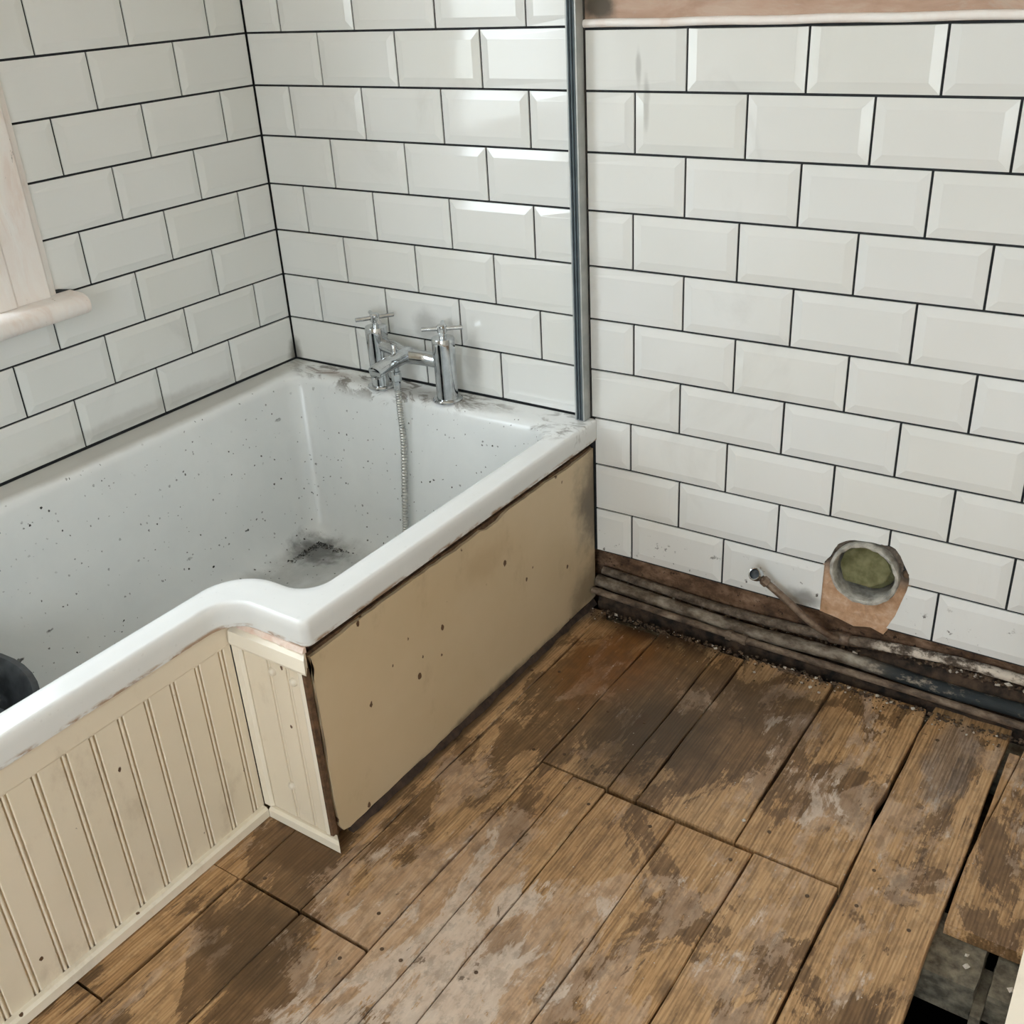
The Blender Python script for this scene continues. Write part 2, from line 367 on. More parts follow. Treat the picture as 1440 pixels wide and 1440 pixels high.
mat_simple('white_cap', 'd9cfbe', 'e6dccb', 40, 0.4)
mat_simple('outside_ground', 'b5b3ab', 'c9c7c0', 3, 0.95)

# ------------------------------------------------------------------ mesh helpers
def obj(name, bm, mats, parent=None, smooth=None, loc=None):
    me = bpy.data.meshes.new(name)
    bmesh.ops.recalc_face_normals(bm, faces=bm.faces)
    bm.to_mesh(me); bm.free()
    for m in (mats if isinstance(mats, (list, tuple)) else [mats]): me.materials.append(MAT[m])
    if smooth is not None:
        me.shade_smooth(); me.set_sharp_from_angle(angle=math.radians(smooth))
    o = bpy.data.objects.new(name, me); COL.objects.link(o)
    if parent: o.parent = parent
    if loc: o.location = loc
    return o
def tag(o, label, cat, group=None, kind=None):
    if label: o['label'] = label
    if cat: o['category'] = cat
    if group: o['group'] = group
    if kind: o['kind'] = kind
    return o
def empty(name, loc=(0, 0, 0)):
    o = bpy.data.objects.new(name, None); COL.objects.link(o); o.location = loc; o.empty_display_size = 0.05
    return o
def attach(o, parent):
    """parent to an Empty that stands at a thing's base, keeping world coordinates of the mesh"""
    o.parent = parent; o.matrix_parent_inverse = Matrix.Translation(-Vector(parent.location)); return o
def box(bm, x0, x1, y0, y1, z0, z1, mi=0):
    v = [bm.verts.new(p) for p in ((x0,y0,z0),(x1,y0,z0),(x1,y1,z0),(x0,y1,z0),(x0,y0,z1),(x1,y0,z1),(x1,y1,z1),(x0,y1,z1))]
    for q in ((0,3,2,1),(4,5,6,7),(0,1,5,4),(1,2,6,5),(2,3,7,6),(3,0,4,7)):
        bm.faces.new([v[i] for i in q]).material_index = mi
    return v
def bbox(x0, x1, y0, y1, z0, z1, bev=0.0, seg=2):
    bm = bmesh.new(); box(bm, x0, x1, y0, y1, z0, z1)
    if bev: bmesh.ops.bevel(bm, geom=bm.edges[:], offset=bev, segments=seg, affect='EDGES')
    return bm
def prism(bm, pts, axis, a, b, mi=0):
    """2-D outline extruded along an axis between a and b; outline coords are the two other axes in order"""
    def P(u, v, w): return {'x': (w, u, v), 'y': (u, w, v), 'z': (u, v, w)}[axis]
    A = [bm.verts.new(P(u, v, a)) for u, v in pts]; B = [bm.verts.new(P(u, v, b)) for u, v in pts]
    f = [bm.faces.new(A), bm.faces.new(B[::-1])]
    n = len(pts)
    for i in range(n): f.append(bm.faces.new((A[i], B[i], B[(i+1) % n], A[(i+1) % n])))
    for q in f: q.material_index = mi
    return f
def catmull(pts, n=8):
    P = [Vector(p) for p in pts]; out = []
    for i in range(len(P)-1):
        p0 = P[max(i-1, 0)]; p1 = P[i]; p2 = P[i+1]; p3 = P[min(i+2, len(P)-1)]
        for k in range(n):
            s = k/n
            out.append(0.5*((2*p1)+(p2-p0)*s+(2*p0-5*p1+4*p2-p3)*s*s+(3*p1-p0-3*p2+p3)*s**3))
    out.append(P[-1]); return out
def tube(bm, path, rad, seg=14, caps=True, sx=1.0, mi=0):
    """rad: number or function of index; parallel-transport frames"""
    path = [Vector(p) for p in path]; n = len(path)
    up = None; rings = []
    for i, p in enumerate(path):
        tg = (path[min(i+1, n-1)]-path[max(i-1, 0)]).normalized()
        if up is None:
            up = Vector((0, 0, 1)) if abs(tg.z) < 0.9 else Vector((1, 0, 0))
        up = (up-tg*up.dot(tg)).normalized(); sd = tg.cross(up)
        r = rad(i) if callable(rad) else rad
        rings.append([bm.verts.new(p+up*(math.cos(2*PI*k/seg)*r)+sd*(math.sin(2*PI*k/seg)*r*sx)) for k in range(seg)])
    for a, b in zip(rings, rings[1:]):
        for k in range(seg): bm.faces.new((a[k], a[(k+1) % seg], b[(k+1) % seg], b[k])).material_index = mi
    if caps: bm.faces.new(rings[0][::-1]).material_index = mi; bm.faces.new(rings[-1]).material_index = mi
    return rings
def lathe(bm, prof, c, axis=(0, 0, 1), seg=28, cap0=True, cap1=True):
    """prof: list of (radius, height) along axis from c"""
    ax = Vector(axis).normalized(); c = Vector(c)
    u = ax.orthogonal().normalized(); v = ax.cross(u)
    rings = [[bm.verts.new(c+ax*h+(u*math.cos(2*PI*k/seg)+v*math.sin(2*PI*k/seg))*r) for k in range(seg)] for r, h in prof]
    for a, b in zip(rings, rings[1:]):
        for k in range(seg): bm.faces.new((a[k], a[(k+1) % seg], b[(k+1) % seg], b[k]))
    if cap0: bm.faces.new(rings[0][::-1])
    if cap1: bm.faces.new(rings[-1])
    return rings
def lump(bm, c, r, mi=0, rnd=random):
    """a small angular crumb: jittered octahedron"""
    vs = []
    R = Matrix.Rotation(rnd.uniform(0, 6.3), 3, Vector((rnd.uniform(-1, 1), rnd.uniform(-1, 1), rnd.uniform(-1, 1))).normalized())
    for d in ((1,0,0),(-1,0,0),(0,1,0),(0,-1,0),(0,0,1),(0,0,-1)):
        p = R @ Vector(d); p *= r*rnd.uniform(0.6, 1.25)
        vs.append(bm.verts.new((c[0]+p.x, c[1]+p.y, c[2]+p.z*0.6)))
    for a, b, q in ((0,2,4),(2,1,4),(1,3,4),(3,0,4),(2,0,5),(1,2,5),(3,1,5),(0,3,5)):
        bm.faces.new((vs[a], vs[b], vs[q])).material_index = mi

# ------------------------------------------------------------------ room shell
ZL = lambda r: 1.16-0.103*r           # height of tile joint line r
# wall_back: y = 0 plane; grout bed behind the tiles, bare plaster above, dirty strip below
bm = bmesh.new()
G = 0.0015
box(bm, -0.25, 0.832, G, 0.25, 0.13, RZ, 0)
HX0, HX1, HZ0, HZ1 = 1.347, 1.475, 0.177, 0.301
box(bm, 0.832, HX0, G, 0.25, 0.127, 1.158, 0); box(bm, HX1, RX+0.2, G, 0.25, 0.127, 1.158, 0)
box(bm, HX0, HX1, G, 0.25, 0.127, HZ0, 0); box(bm, HX0, HX1, G, 0.25, HZ1, 1.158, 0); box(bm, HX0, HX1, 0.13, 0.25, HZ0, HZ1, 2)
box(bm, 0.832, RX+0.2, -0.001, 0.25, 1.158, RZ, 1)
box(bm, -0.25, RX+0.2, 0.028, 0.25, -0.40, 0.13, 2)
wall_back = tag(obj('wall_back', bm, ['grout', 'plaster', 'wall_base']), None, None, kind='structure')
# wall_left with the window opening
bm = bmesh.new()
y0, y1, z0, z1 = W1
box(bm, -0.25, -G, y1, 0.25, -0.40, RZ, 0)
box(bm, -0.25, -0.0955, y0, y1, -0.40, z0, 1); box(bm, -0.0955, -G, y0, y1, -0.40, 0.711, 0)
box(bm, -0.25, -G, y0, y1, z1, RZ, 1)
box(bm, -0.25, -G, -RY-0.25, y0, -0.40, RZ, 1)
wall_left = tag(obj('wall_left', bm, ['grout', 'room_paint']), None, None, kind='structure')
bm = bmesh.new(); box(bm, RX, RX+0.2, -RY-0.25, 0.028, -0.40, RZ)
tag(obj('wall_right', bm, 'room_paint'), None, None, kind='structure')
bm = bmesh.new()
x0, x1, z0, z1 = W2
box(bm, 0, x0, -RY-0.25, -RY, -0.40, RZ); box(bm, x1, RX, -RY-0.25, -RY, -0.40, RZ)
box(bm, x0, x1, -RY-0.25, -RY, -0.40, z0); box(bm, x0, x1, -RY-0.25, -RY, z1, RZ)
tag(obj('wall_front', bm, 'room_paint'), None, None, kind='structure')
bm = bmesh.new(); box(bm, -0.25, RX+0.2, -RY-0.25, 0.25, RZ, RZ+0.1)
tag(obj('ceiling', bm, 'ceiling_paint'), None, None, kind='structure')
bm = bmesh.new(); box(bm, -60, 60, -60, 60, -0.75, -0.55)
tag(obj('ground_outside', bm, 'outside_ground'), None, None, kind='structure')

# ---- tiles: bevelled, each its own object
mesh_cache = {}
TB, TD, TE = 0.0155, 0.0030, 0.005     # bevel width, bevel rise, edge thickness
def tile_mesh(w, h, bl, br, bb, bt):
    key = (round(w, 4), round(h, 4), bl, br, bb, bt)
    if key in mesh_cache: return mesh_cache[key]
    bm = bmesh.new()
    # local: u right, v up, d outwards
    def ring(l, r_, b, tp, d): return [bm.verts.new((u, -d, v)) for u, v in ((l, b), (r_, b), (r_, tp), (l, tp))]
    A = ring(0, w, 0, h, -0.001); B = ring(0, w, 0, h, TE-TD)
    q = TB
    C = ring(q if bl else 0.0006, w-(q if br else 0.0006), q if bb else 0.0006, h-(q if bt else 0.0006), TE)
    C2 = ring((q+0.0012) if bl else 0.0016, w-((q+0.0012) if br else 0.0016), (q+0.0012) if bb else 0.0016, h-((q+0.0012) if bt else 0.0016), TE+0.0002)
    if not bl:
        for v, z_ in ((B[0], 0), (B[3], 0)): v.co.y = -TE+0.0006
    if not br:
        for v in (B[1], B[2]): v.co.y = -TE+0.0006
    for P, Q in ((A, B), (B, C), (C, C2)):
        for i in range(4): bm.faces.new((P[i], P[(i+1) % 4], Q[(i+1) % 4], Q[i]))
    bm.faces.new(C2); bm.faces.new(A[::-1])
    bmesh.ops.recalc_face_normals(bm, faces=bm.faces)
    me = bpy.data.meshes.new('tile'); bm.to_mesh(me); bm.free(); me.materials.append(MAT['tile'])
    mesh_cache[key] = me; return me
GR = 0.0042
rt = random.Random(11)
def put_tile(wall, side, u0, u1, zb, zt, bl, br, bb=True, bt=True):
    w = u1-u0-GR; h = zt-zb-GR
    me = tile_mesh(w, h, bl, br, bb, bt)
    o = bpy.data.objects.new('tile', me); COL.objects.link(o); o.parent = wall
    tx = rt.uniform(-1, 1)*0.0022; tz = rt.uniform(-1, 1)*0.0018; pr = rt.uniform(0, 0.0005)
    if side == 'back': o.location = (u0+GR/2, -pr, zb+GR/2); o.rotation_euler = (tx, 0, tz)
    else: o.location = (pr, -(u0+GR/2)-w, zb+GR/2); o.rotation_euler = (tx, 0, PI/2+tz)   # left wall: u runs from -y to +y
    return o
def row_joints(first, pitch, lo, hi):
    j = []; x = first
    while x > lo+0.012: x -= pitch
    x += pitch if x <= lo+0.012 else 0
    while x < hi-0.012: j.append(x); x += pitch
    return [lo]+j+[hi]
# bath end of the back wall
B0 = {-3: .1062, -2: .2066, -1: .1062, 0: .2066, 1: .1062, 2: .2053, 3: .1058, 4: .2071, 5: .111, 6: .2104}
for r_ in range(-12, 7):
    js = row_joints(B0[r_ if r_ > -3 else -2+r_ % 2], 0.2027, 0.0060, 0.826)
    zb = ZL(r_+1); zt = min(ZL(r_), RZ-0.002)
    for i, (a, b) in enumerate(zip(js, js[1:])):
        put_tile(wall_back, 'back', a, b, zb, zt, i > 0, i < len(js)-2)
# right part of the back wall
C0 = {0: (1.028, .2035), 1: (.9317, .2048), 2: (1.0297, .2042), 3: (.9283, .204), 4: (1.0313, .2045), 5: (.9301, .2055),
      6: (1.0294, .205), 7: (.9237, .206), 8: (1.0325, .2066), 9: (.9263, .205)}
hole = [(1.336, .05), (1.3345, .238), (1.347, .262), (1.352, .274), (1.360, .287), (1.385, .301), (1.425, .304), (1.440, .303), (1.458, .302),
        (1.478, .275), (1.489, .238), (1.473, .165), (1.456, .122), (1.452, .05)]
rh = random.Random(8)
_h = [(u, 0, v) for u, v in hole[1:-1]]
hole = [hole[0]]+[(q.x+rh.uniform(-1, 1)*0.0009, q.z+rh.uniform(-1, 1)*0.0009) for q in catmull(_h, 4)]+[hole[-1]]
cut_tiles = []
for r_ in range(10):
    f_, p_ = C0[r_]
    lo = 0.835 if r_ < 7 else 0.842
    js = row_joints(f_, p_, lo, 2.10)
    for i, (a, b) in enumerate(zip(js, js[1:])):
        zb = ZL(r_+1); zt = ZL(r_)-(0.004 if r_ == 0 else 0)
        o = put_tile(wall_back, 'back', a, b, zb, zt, i > 0, True, True, r_ > 0)
        if r_ >= 8 and b > 1.34 and a < 1.49: cut_tiles.append((o, a, b, zb, zt))
# cut the ragged opening for the soil pipe out of the tiles that meet it
cbm = bmesh.new(); prism(cbm, hole, 'y', -0.05, 0.05); bmesh.ops.recalc_face_normals(cbm, faces=cbm.faces)
cme = bpy.data.meshes.new('cutter'); cbm.to_mesh(cme); cbm.free(); cutter = bpy.data.objects.new('cutter', cme); COL.objects.link(cutter)
bpy.context.view_layer.update()
for o, a, b, zb, zt in cut_tiles:
    o.data = o.data.copy()
    md = o.modifiers.new('cut', 'BOOLEAN'); md.operation = 'DIFFERENCE'; md.solver = 'EXACT'; md.object = cutter
    dg = bpy.context.evaluated_depsgraph_get()
    me = bpy.data.meshes.new_from_object(o.evaluated_get(dg)); me.name = 'tile'
    o.modifiers.clear(); o.data = me
bpy.data.objects.remove(cutter); bpy.data.meshes.remove(cme)
# left wall
A0 = {-3: .101, -2: .1997, -1: .101, 0: .1997, 1: .101, 2: .1977, 3: .0989, 4: .1982, 5: .0979, 6: .1982}
A0[-2] = .1997; A0[-1] = .101
for r_ in range(-12, 7):
    below = r_ >= 4
    js = row_joints(A0[r_ if r_ > -3 else -2+r_ % 2], 0.2027, 0.0060, 1.72 if below else 0.600)
    zb = ZL(r_+1); zt = min(ZL(r_), RZ-0.002)
    n = len(js)-1
    for i, (a, b) in enumerate(zip(js, js[1:])):
        if r_ == 3: pass
        # on this wall the tile's local left is the far (-y) end
        put_tile(wall_left, 'left', a, b, zb, zt, i < n-1 or below, i > 0)
# mortar bed exposed round the soil pipe, set back from the tile face
bm = bmesh.new()
rr = random.Random(3)
cx, cz = 1.414, 0.241
outl = [(u-(0.004 if u < 1.40 else -0.004), v) for u, v in hole[1:-1]]
outl = [(1.331, 0.128)]+outl+[(1.462, 0.112), (1.43, 0.122), (1.40, 0.114), (1.37, 0.122)]
pc = Vector((1.4105, 0.2385))
def ray_out(a_):
    d = Vector((math.cos(a_), math.sin(a_))); best = None
    for i in range(len(outl)):
        p = Vector(outl[i]); q = Vector(outl[(i+1) % len(outl)]); e = q-p
        den = d.x*e.y-d.y*e.x
        if abs(den) < 1e-9: continue
        w_ = p-pc; tt = (w_.x*e.y-w_.y*e.x)/den; uu = (w_.x*d.y-w_.y*d.x)/den
        if tt > 0 and -1e-6 <= uu <= 1+1e-6: best = tt if best is None else max(best, tt)
    return best or 0.07
NA = 72; prev = None; first_ring = None
for k in range(NA):
    a_ = 2*PI*k/NA; R1 = max(0.0650, ray_out(a_)); dd = Vector((math.cos(a_), math.sin(a_)))
    up_ = max(0.0, dd.y)
    col_ = []
    for f_, y_ in ((0.0, 0.028), (0.0, 0.008*up_+0.0), (0.35, 0.006*up_-0.001), (0.7, 0.005*up_), (1.0, 0.0015), (1.0, 0.028)):
        R_ = 0.0600+(R1-0.0600)*f_
        j_ = rr.uniform(-1, 1)*0.0016 if 0.0 <= f_ < 1 and y_ < 0.02 else 0
        col_.append(bm.verts.new((pc.x+dd.x*R_, y_+j_, pc.y+dd.y*R_)))
    if prev:
        for i in range(6): bm.faces.new((prev[i], prev[(i+1) % 6], col_[(i+1) % 6], col_[i]))
    else: first_ring = col_
    prev = col_
for i in range(6): bm.faces.new((prev[i], prev[(i+1) % 6], first_ring[(i+1) % 6], first_ring[i]))
mp = obj('mortar_patch', bm, 'mortar', wall_back)
# white bead along the top of the tiles
bm = bmesh.new()
prof = [(-0.0005, 0.0)]+[(-0.0065-0.0065*math.sin(a_*PI/6), 0.0065-0.0065*math.cos(a_*PI/6)) for a_ in range(0, 7)]+[(-0.0005, 0.013)]
n = 24
pts = [(y_, 1.158+z_) for y_, z_ in prof]
A = None
for i in range(n+1):
    x = 0.836+(2.10-0.836)*i/n
    dz = 0.0008*math.sin(i*1.7)
    R_ = [bm.verts.new((x, y_, z_+dz)) for y_, z_ in pts]
    if A:
        for k in range(len(pts)): bm.faces.new((A[k], A[(k+1) % len(pts)], R_[(k+1) % len(pts)], R_[k]))
    else: bm.faces.new(R_)
    A = R_
bm.faces.new(A[::-1])
tag(obj('trim_1', bm, 'window_paint', smooth=40), 'white painted quarter-round bead along the top of the right-hand tiles', None, kind='structure')

# ------------------------------------------------------------------ floor
bm = bmesh.new(); box(bm, 0, RX, -RY, 0.028, -0.40, -0.36)
floor = tag(obj('floor', bm, 'void_earth'), None, None, kind='structure')
rf = random.Random(5)
def plank(x0, x1, y0, y1, z=0.0, edge=None, taper=None, wob=0.0010):
    """board with slightly worn, wavering long edges; y0 > y1"""
    bm = bmesh.new(); n = max(4, int(abs(y1-y0)/0.045))
    g = 0.0013
    ph = [rf.uniform(0, 6.3) for _ in range(4)]
    rows = []
    for i in range(n+1):
        y = y0+(y1-y0)*i/n
        l = x0+g+wob*math.sin(y*23+ph[0])+rf.uniform(-1, 1)*wob*0.6
        q = x1-g+wob*math.sin(y*19+ph[1])+rf.uniform(-1, 1)*wob*0.6
        if edge: l, q = edge(y, l, q)
        yy = y-(0.0012 if i == 0 else 0)+(0.0012 if i == n else 0)+((rf.uniform(-1, 1)*0.001) if i in (0, n) else 0)
        b = 0.0016; cup = 0.0004*math.sin(y*7+ph[2])
        rows.append([bm.verts.new(p) for p in ((l, yy, z-0.022), (l, yy, z-b), (l+b, yy, z+cup), ((l+q)/2, yy, z+cup-0.0004), (q-b, yy, z+cup), (q, yy, z-b), (q, yy, z-0.022))])
    for A, B in zip(rows, rows[1:]):
        for k in range(7): bm.faces.new((A[k], A[(k+1) % 7], B[(k+1) % 7], B[k]))
    bm.faces.new(rows[0]); bm.faces.new(rows[-1][::-1])
    return obj('floorboard', bm, 'wood', floor, smooth=25)
E_ = -3.24
def notch_l(y, l, q):
    # split gap beside the long board, widening towards the wall
    return l+max(0.0, 0.0010*(1+math.sin(y*31))*(y > -0.35))+(0.004 if y > -0.06 else 0), q
def notch_r(y, l, q):
    return l, q-(0.006 if -0.325 < y < -0.29 else 0)-(0.003 if y > -0.07 else 0)
def worn_r(y, l, q): return l, q-max(0.0, 0.0035*math.sin((y+0.1)*9) if -0.40 < y < -0.10 else 0)
plank(0.02, 0.30, -0.02, E_); plank(0.30, 0.49, -0.02, E_); plank(0.49, 0.622, -0.02, E_)
plank(0.622, 0.756, -0.02, -0.989); plank(0.622, 0.752, -0.990, -1.246); plank(0.622, 0.752, -1.248, E_)
plank(0.756, 0.882, -0.035, -0.984); plank(0.754, 0.885, -0.988, E_)
plank(0.882, 1.019, -0.060, -0.984); plank(0.885, 1.020, -0.987, E_)
plank(1.019, 1.1535, -0.045, -0.511); plank(1.020, 1.088, -0.515, E_); plank(1.088, 1.154, -0.518, E_)
plank(1.1535, 1.209, -0.050, -0.512); plank(1.209, 1.387, -0.040, -0.514); plank(1.389, 1.5605, -0.030, -0.517, edge=notch_r)
plank(1.154, 1.288, -0.522, E_); plank(1.288, 1.422, -0.526, E_); plank(1.422, 1.560, -0.522, E_)
plank(1.5625, 1.703, -0.012, E_, edge=lambda y, l, q: worn_r(y, *notch_l(y, l, q)))
plank(1.7085, 1.7285, -0.078, -0.36, edge=lambda y, l, q: (l+0.001, q-0.0175*max(0, (-y-0.08)/0.28)), wob=0.0005)
plank(1.7295, 1.862, -0.016, -0.507, edge=lambda y, l, q: (l-0.0225*min(1.0, max(0.0, (-y-0.08)/0.28)), q))
plank(1.862, 1.99, -0.016, E_); plank(1.99, 2.13, -0.016, E_); plank(2.13, 2.33, -0.016, E_); plank(2.33, 2.54, -0.016, E_)
plank(1.7065, 1.862, -1.15, E_)
# nail heads over the joists
nbm = bmesh.new(); lathe(nbm, [(0.0032, -0.001), (0.0032, 0.0003), (0.0026, 0.0007)], (0, 0, 0), seg=10); nail0 = obj('nail', nbm, 'nail_iron', floor)
first = True
for x0, x1, ys in ((0.756, 0.882, (-0.30, -0.80, -0.96)), (0.882, 1.019, (-0.27, -0.50, -0.93, -1.02)), (1.019, 1.153, (-0.33, -0.48)), (1.02, 1.088, (-0.545, -0.98)),
                   (1.088, 1.154, (-0.56, -1.00)), (1.154, 1.288, (-0.56, -0.93)), (1.209, 1.387, (-0.48, -0.10)), (1.389, 1.56, (-0.475, -0.08)),
                   (1.288, 1.422, (-0.555, -0.92)), (1.422, 1.56, (-0.56, -0.90)), (1.5625, 1.703, (-0.54, -0.10, -0.46)), (1.7295, 1.862, (-0.45,))):
    for y in ys:
        for u in (0.22, 0.78):
            if rf.random() < 0.35 and not first: continue
            if first: o = nail0; first = False
            else: o = nail0.copy(); COL.objects.link(o)
            o.location = (x0+(x1-x0)*u+rf.uniform(-0.006, 0.006), y+rf.uniform(-0.008, 0.008), 0.0002)
# joists under the boards; the one by the hole is split into two blocks
def joist(x0, x1, y0, y1, z1=-0.0235, z0=-0.085):
    bm = bmesh.new(); box(bm, x0, x1, y0, y1, z0, z1)
    bmesh.ops.subdivide_edges(bm, edges=bm.edges[:], cuts=5, use_grid_fill=True)
    for v in bm.verts: v.co += Vector((rf.uniform(-1, 1), rf.uniform(-1, 1), rf.uniform(-1.5, 0)))*0.0016
    return obj('joist', bm, 'old_joist', floor)
joist(0.02, 1.771, -0.578, -0.462); joist(1.786, 2.54, -0.572, -0.462, -0.030)
joist(0.02, 2.54, -1.055, -0.945); joist(0.02, 2.54, -0.098, -0.018, -0.0235)
joist(0.02, 2.54, -1.62, -1.52); joist(0.02, 2.54, -2.2, -2.1); joist(0.02, 2.54, -2.8, -2.7)
bm = bmesh.new(); box(bm, 1.772, 1.786, -0.60, -0.51, -0.10, -0.052)
obj('packing_wedge', bm, 'old_joist', floor)
# door lining beside the camera
bm = bbox(1.8245, 1.868, -0.985, -0.850, -0.02, 2.05, 0.002)
dl = obj('door_1', bm, 'cream_trim')
tag(dl, 'cream painted door lining upright at the right edge above the floor hole', None, kind='structure')
bm = bbox(1.8300, 1.852, -0.850, -0.838, -0.02, 2.05, 0.001); obj('door_stop', bm, 'cream_trim', dl)

# ------------------------------------------------------------------ windows
def window(name, axis, plane, a0, a1, z0, z1, sign, label):
    """axis 'x': glass plane at x=plane, spans y a0..a1 ; axis 'y': plane at y=plane, spans x"""
    def B(bm, p0, p1, u0, u1, w0, w1):
        if axis == 'x': box(bm, min(p0, p1), max(p0, p1), u0, u1, w0, w1)
        else: box(bm, u0, u1, min(p0, p1), max(p0, p1), w0, w1)
    bm = bmesh.new()
    s = 0.045
    for u0, u1, w0, w1 in ((a0, a0+s, z0, z1), (a1-s, a1, z0, z1), (a0+s, a1-s, z0, z0+s), (a0+s, a1-s, z1-s, z1)): B(bm, plane-0.035, plane+0.035, u0, u1, w0, w1)
    root = obj(name, bm, 'window_paint'); tag(root, label, None, kind='structure')
    zm = (z0+z1)/2
    for w0, w1, off in ((z0+s, zm+0.02, 0.012*sign), (zm-0.02, z1-s, -0.012*sign)):
        bm = bmesh.new(); q = 0.04
        for u0, u1, v0, v1 in ((a0+s, a0+s+q, w0, w1), (a1-s-q, a1-s, w0, w1), (a0+s+q, a1-s-q, w0, w0+q), (a0+s+q, a1-s-q, w1-q, w1)):
            B(bm, plane+off-0.012, plane+off+0.012, u0, u1, v0, v1)
        sash = obj('sash', bm, 'window_paint', root)
        bm = bmesh.new(); B(bm, plane+off-0.002, plane+off+0.002, a0+s+q, a1-s-q, w0+q, w1-q)
        obj('pane', bm, 'glass', sash)
    return root
w1 = window('window_1', 'x', -0.13, W1[0], W1[1], W1[2], W1[3], 1, 'white painted timber window above the bath with flaking frame and sill')
w2 = window('fill_window', 'y', -RY-0.13, W2[0], W2[1], W2[2], W2[3], 1, 'white painted sash window added behind the viewer to brighten the room, unseen')
# casing on the room side of window_1: flat board with a raised inner bead, rounded sill
def casing_board(y0, y1, z0, z1):
    bm = bmesh.new(); ys = [y0, y0+(y1-y0)*0.30, y0+(y1-y0)*0.34, y1-0.018, y1-0.012, y1]
    n = 14; rows = []
    for i in range(n+1):
        z_ = z0+(z1-z0)*i/n
        j = rf.uniform(-1, 1)*0.0012
        prof = [(0.002, y0), (0.022, y0), (0.022, ys[1]), (0.0185, ys[2]), (0.0185, ys[3]), (0.013+j, ys[4]), (0.009, y1+j), (0.002, y1+j)]
        rows.append([bm.verts.new((x_, y_, z_)) for x_, y_ in prof])
    k8 = len(rows[0])
    for A, B in zip(rows, rows[1:]):
        for k in range(k8): bm.faces.new((A[k], A[(k+1) % k8], B[(k+1) % k8], B[k]))
    bm.faces.new(rows[0]); bm.faces.new(rows[-1][::-1]); return bm
obj('casing', casing_board(W1[1]-0.012, -0.588, 0.752, W1[3]+0.1), 'window_paint', w1)
bm = bmesh.new(); box(bm, 0.002, 0.022, W1[0]-0.1, W1[0]+0.012, 0.752, W1[3]+0.1); obj('casing', bm, 'window_paint', w1)
bm = bmesh.new(); box(bm, 0.002, 0.022, W1[0]+0.012, W1[1]-0.012, W1[3]-0.012, W1[3]+0.1); obj('casing', bm, 'window_paint', w1)
bm = bmesh.new()
sp_ = [(-0.096, 0.712), (0.038, 0.712)]+[(0.046+0.019*math.sin(a_*PI/8), 0.731-0.019*math.cos(a_*PI/8)) for a_ in range(0, 9)]+[(-0.096, 0.752)]
n = 26; A = None
for i in range(n+1):
    y_ = -0.566-(1.76-0.566)*i/n
    sh = 0.55 if i == 0 else 1.0
    yy = -0.552 if i == 0 else y_
    if i == 1: yy = -0.556
    R_ = [bm.verts.new((max(0.006, x_*sh) if i == 0 and x_ > 0 else (x_ if (i > 3 or x_ > 0.0) else 0.006), yy, 0.731+(z_-0.731)*(0.8 if i == 0 else 1)+rf.uniform(-1, 1)*0.0007)) for x_, z_ in sp_]
    if A:
        k8 = len(R_)
        for k in range(k8): bm.faces.new((A[k], A[(k+1) % k8], R_[(k+1) % k8], R_[k]))
    else: bm.faces.new(R_)
    A = R_
bm.faces.new(A[::-1])
obj('window_sill', bm, 'window_paint', w1, smooth=50)

# ------------------------------------------------------------------ bath
KS = 10
def loop(x0, y0, xw, ys, xn, yl, rad, z):
    P = [(x0, y0), (xw, y0), (xw, ys), (xn, ys), (xn, yl), (x0, yl)]
    out = []
    for i, p in enumerate(P):
        p = Vector(p); a = Vector(P[i-1]); b = Vector(P[(i+1) % 6]); r = rad[i]
        d0 = (a-p).normalized(); d1 = (b-p).normalized()
        s = p+d0*r; e = p+d1*r; c = p+d0*r+d1*r
        for k in range(KS+1):
            th = k/KS*PI/2
            q = c-d1*r*math.cos(th)-d0*r*math.sin(th)
            out.append((q.x, q.y, z))
    return out
def bath_loop(o, z, rin=None):
    """inner outline offset inwards by o"""
    rad = [max(0.015, 0.050-o*0.1), max(0.015, 0.060-o*0.1), max(0.02, 0.050-o*0.1), 0.075+o*0.6, 0.06, 0.06]
    return loop(0.072+o, -0.074-o, 0.799-o, -0.789+o, 0.644-o, -1.63+o, rad, z)
def outer_loop(o, z):
    return loop(0.003+o, -0.003-o, 0.848-o, -0.853+o, 0.692-o, -1.70+o, [0.004, 0.006, 0.014, 0.050+o, 0.02, 0.004], z)
loops = [outer_loop(0.020, 0.394), outer_loop(0.0005, 0.392), outer_loop(0.0, 0.395), outer_loop(0.0, 0.4295), outer_loop(0.0001, 0.4318), outer_loop(0.0007, 0.4345), outer_loop(0.0022, 0.4363), outer_loop(0.0045, 0.4370), outer_loop(0.0070, 0.4370),
         bath_loop(-0.014, 0.4370), bath_loop(-0.010, 0.4370), bath_loop(-0.002, 0.4355), bath_loop(0.005, 0.4310), bath_loop(0.011, 0.4220), bath_loop(0.0155, 0.405),
         bath_loop(0.033, 0.32), bath_loop(0.053, 0.22), bath_loop(0.074, 0.125), bath_loop(0.083, 0.098), bath_loop(0.096, 0.080), bath_loop(0.115, 0.071), bath_loop(0.14, 0.068)]
bm = bmesh.new(); prev = None; rings = []
for L in loops:
    R_ = [bm.verts.new(p) for p in L]
    if prev:
        n = len(R_)
        for k in range(n): bm.faces.new((prev[k], prev[(k+1) % n], R_[(k+1) % n], R_[k]))
    prev = R_
f = bm.faces.new(prev); bmesh.ops.triangulate(bm, faces=[f])
bmesh.ops.remove_doubles(bm, verts=bm.verts, dist=0.00005)
bath = obj('bathtub', bm, 'bath', smooth=35)
tag(bath, 'white L-shaped shower bath, dusty and speckled, built in along two tiled walls', 'bathtub')
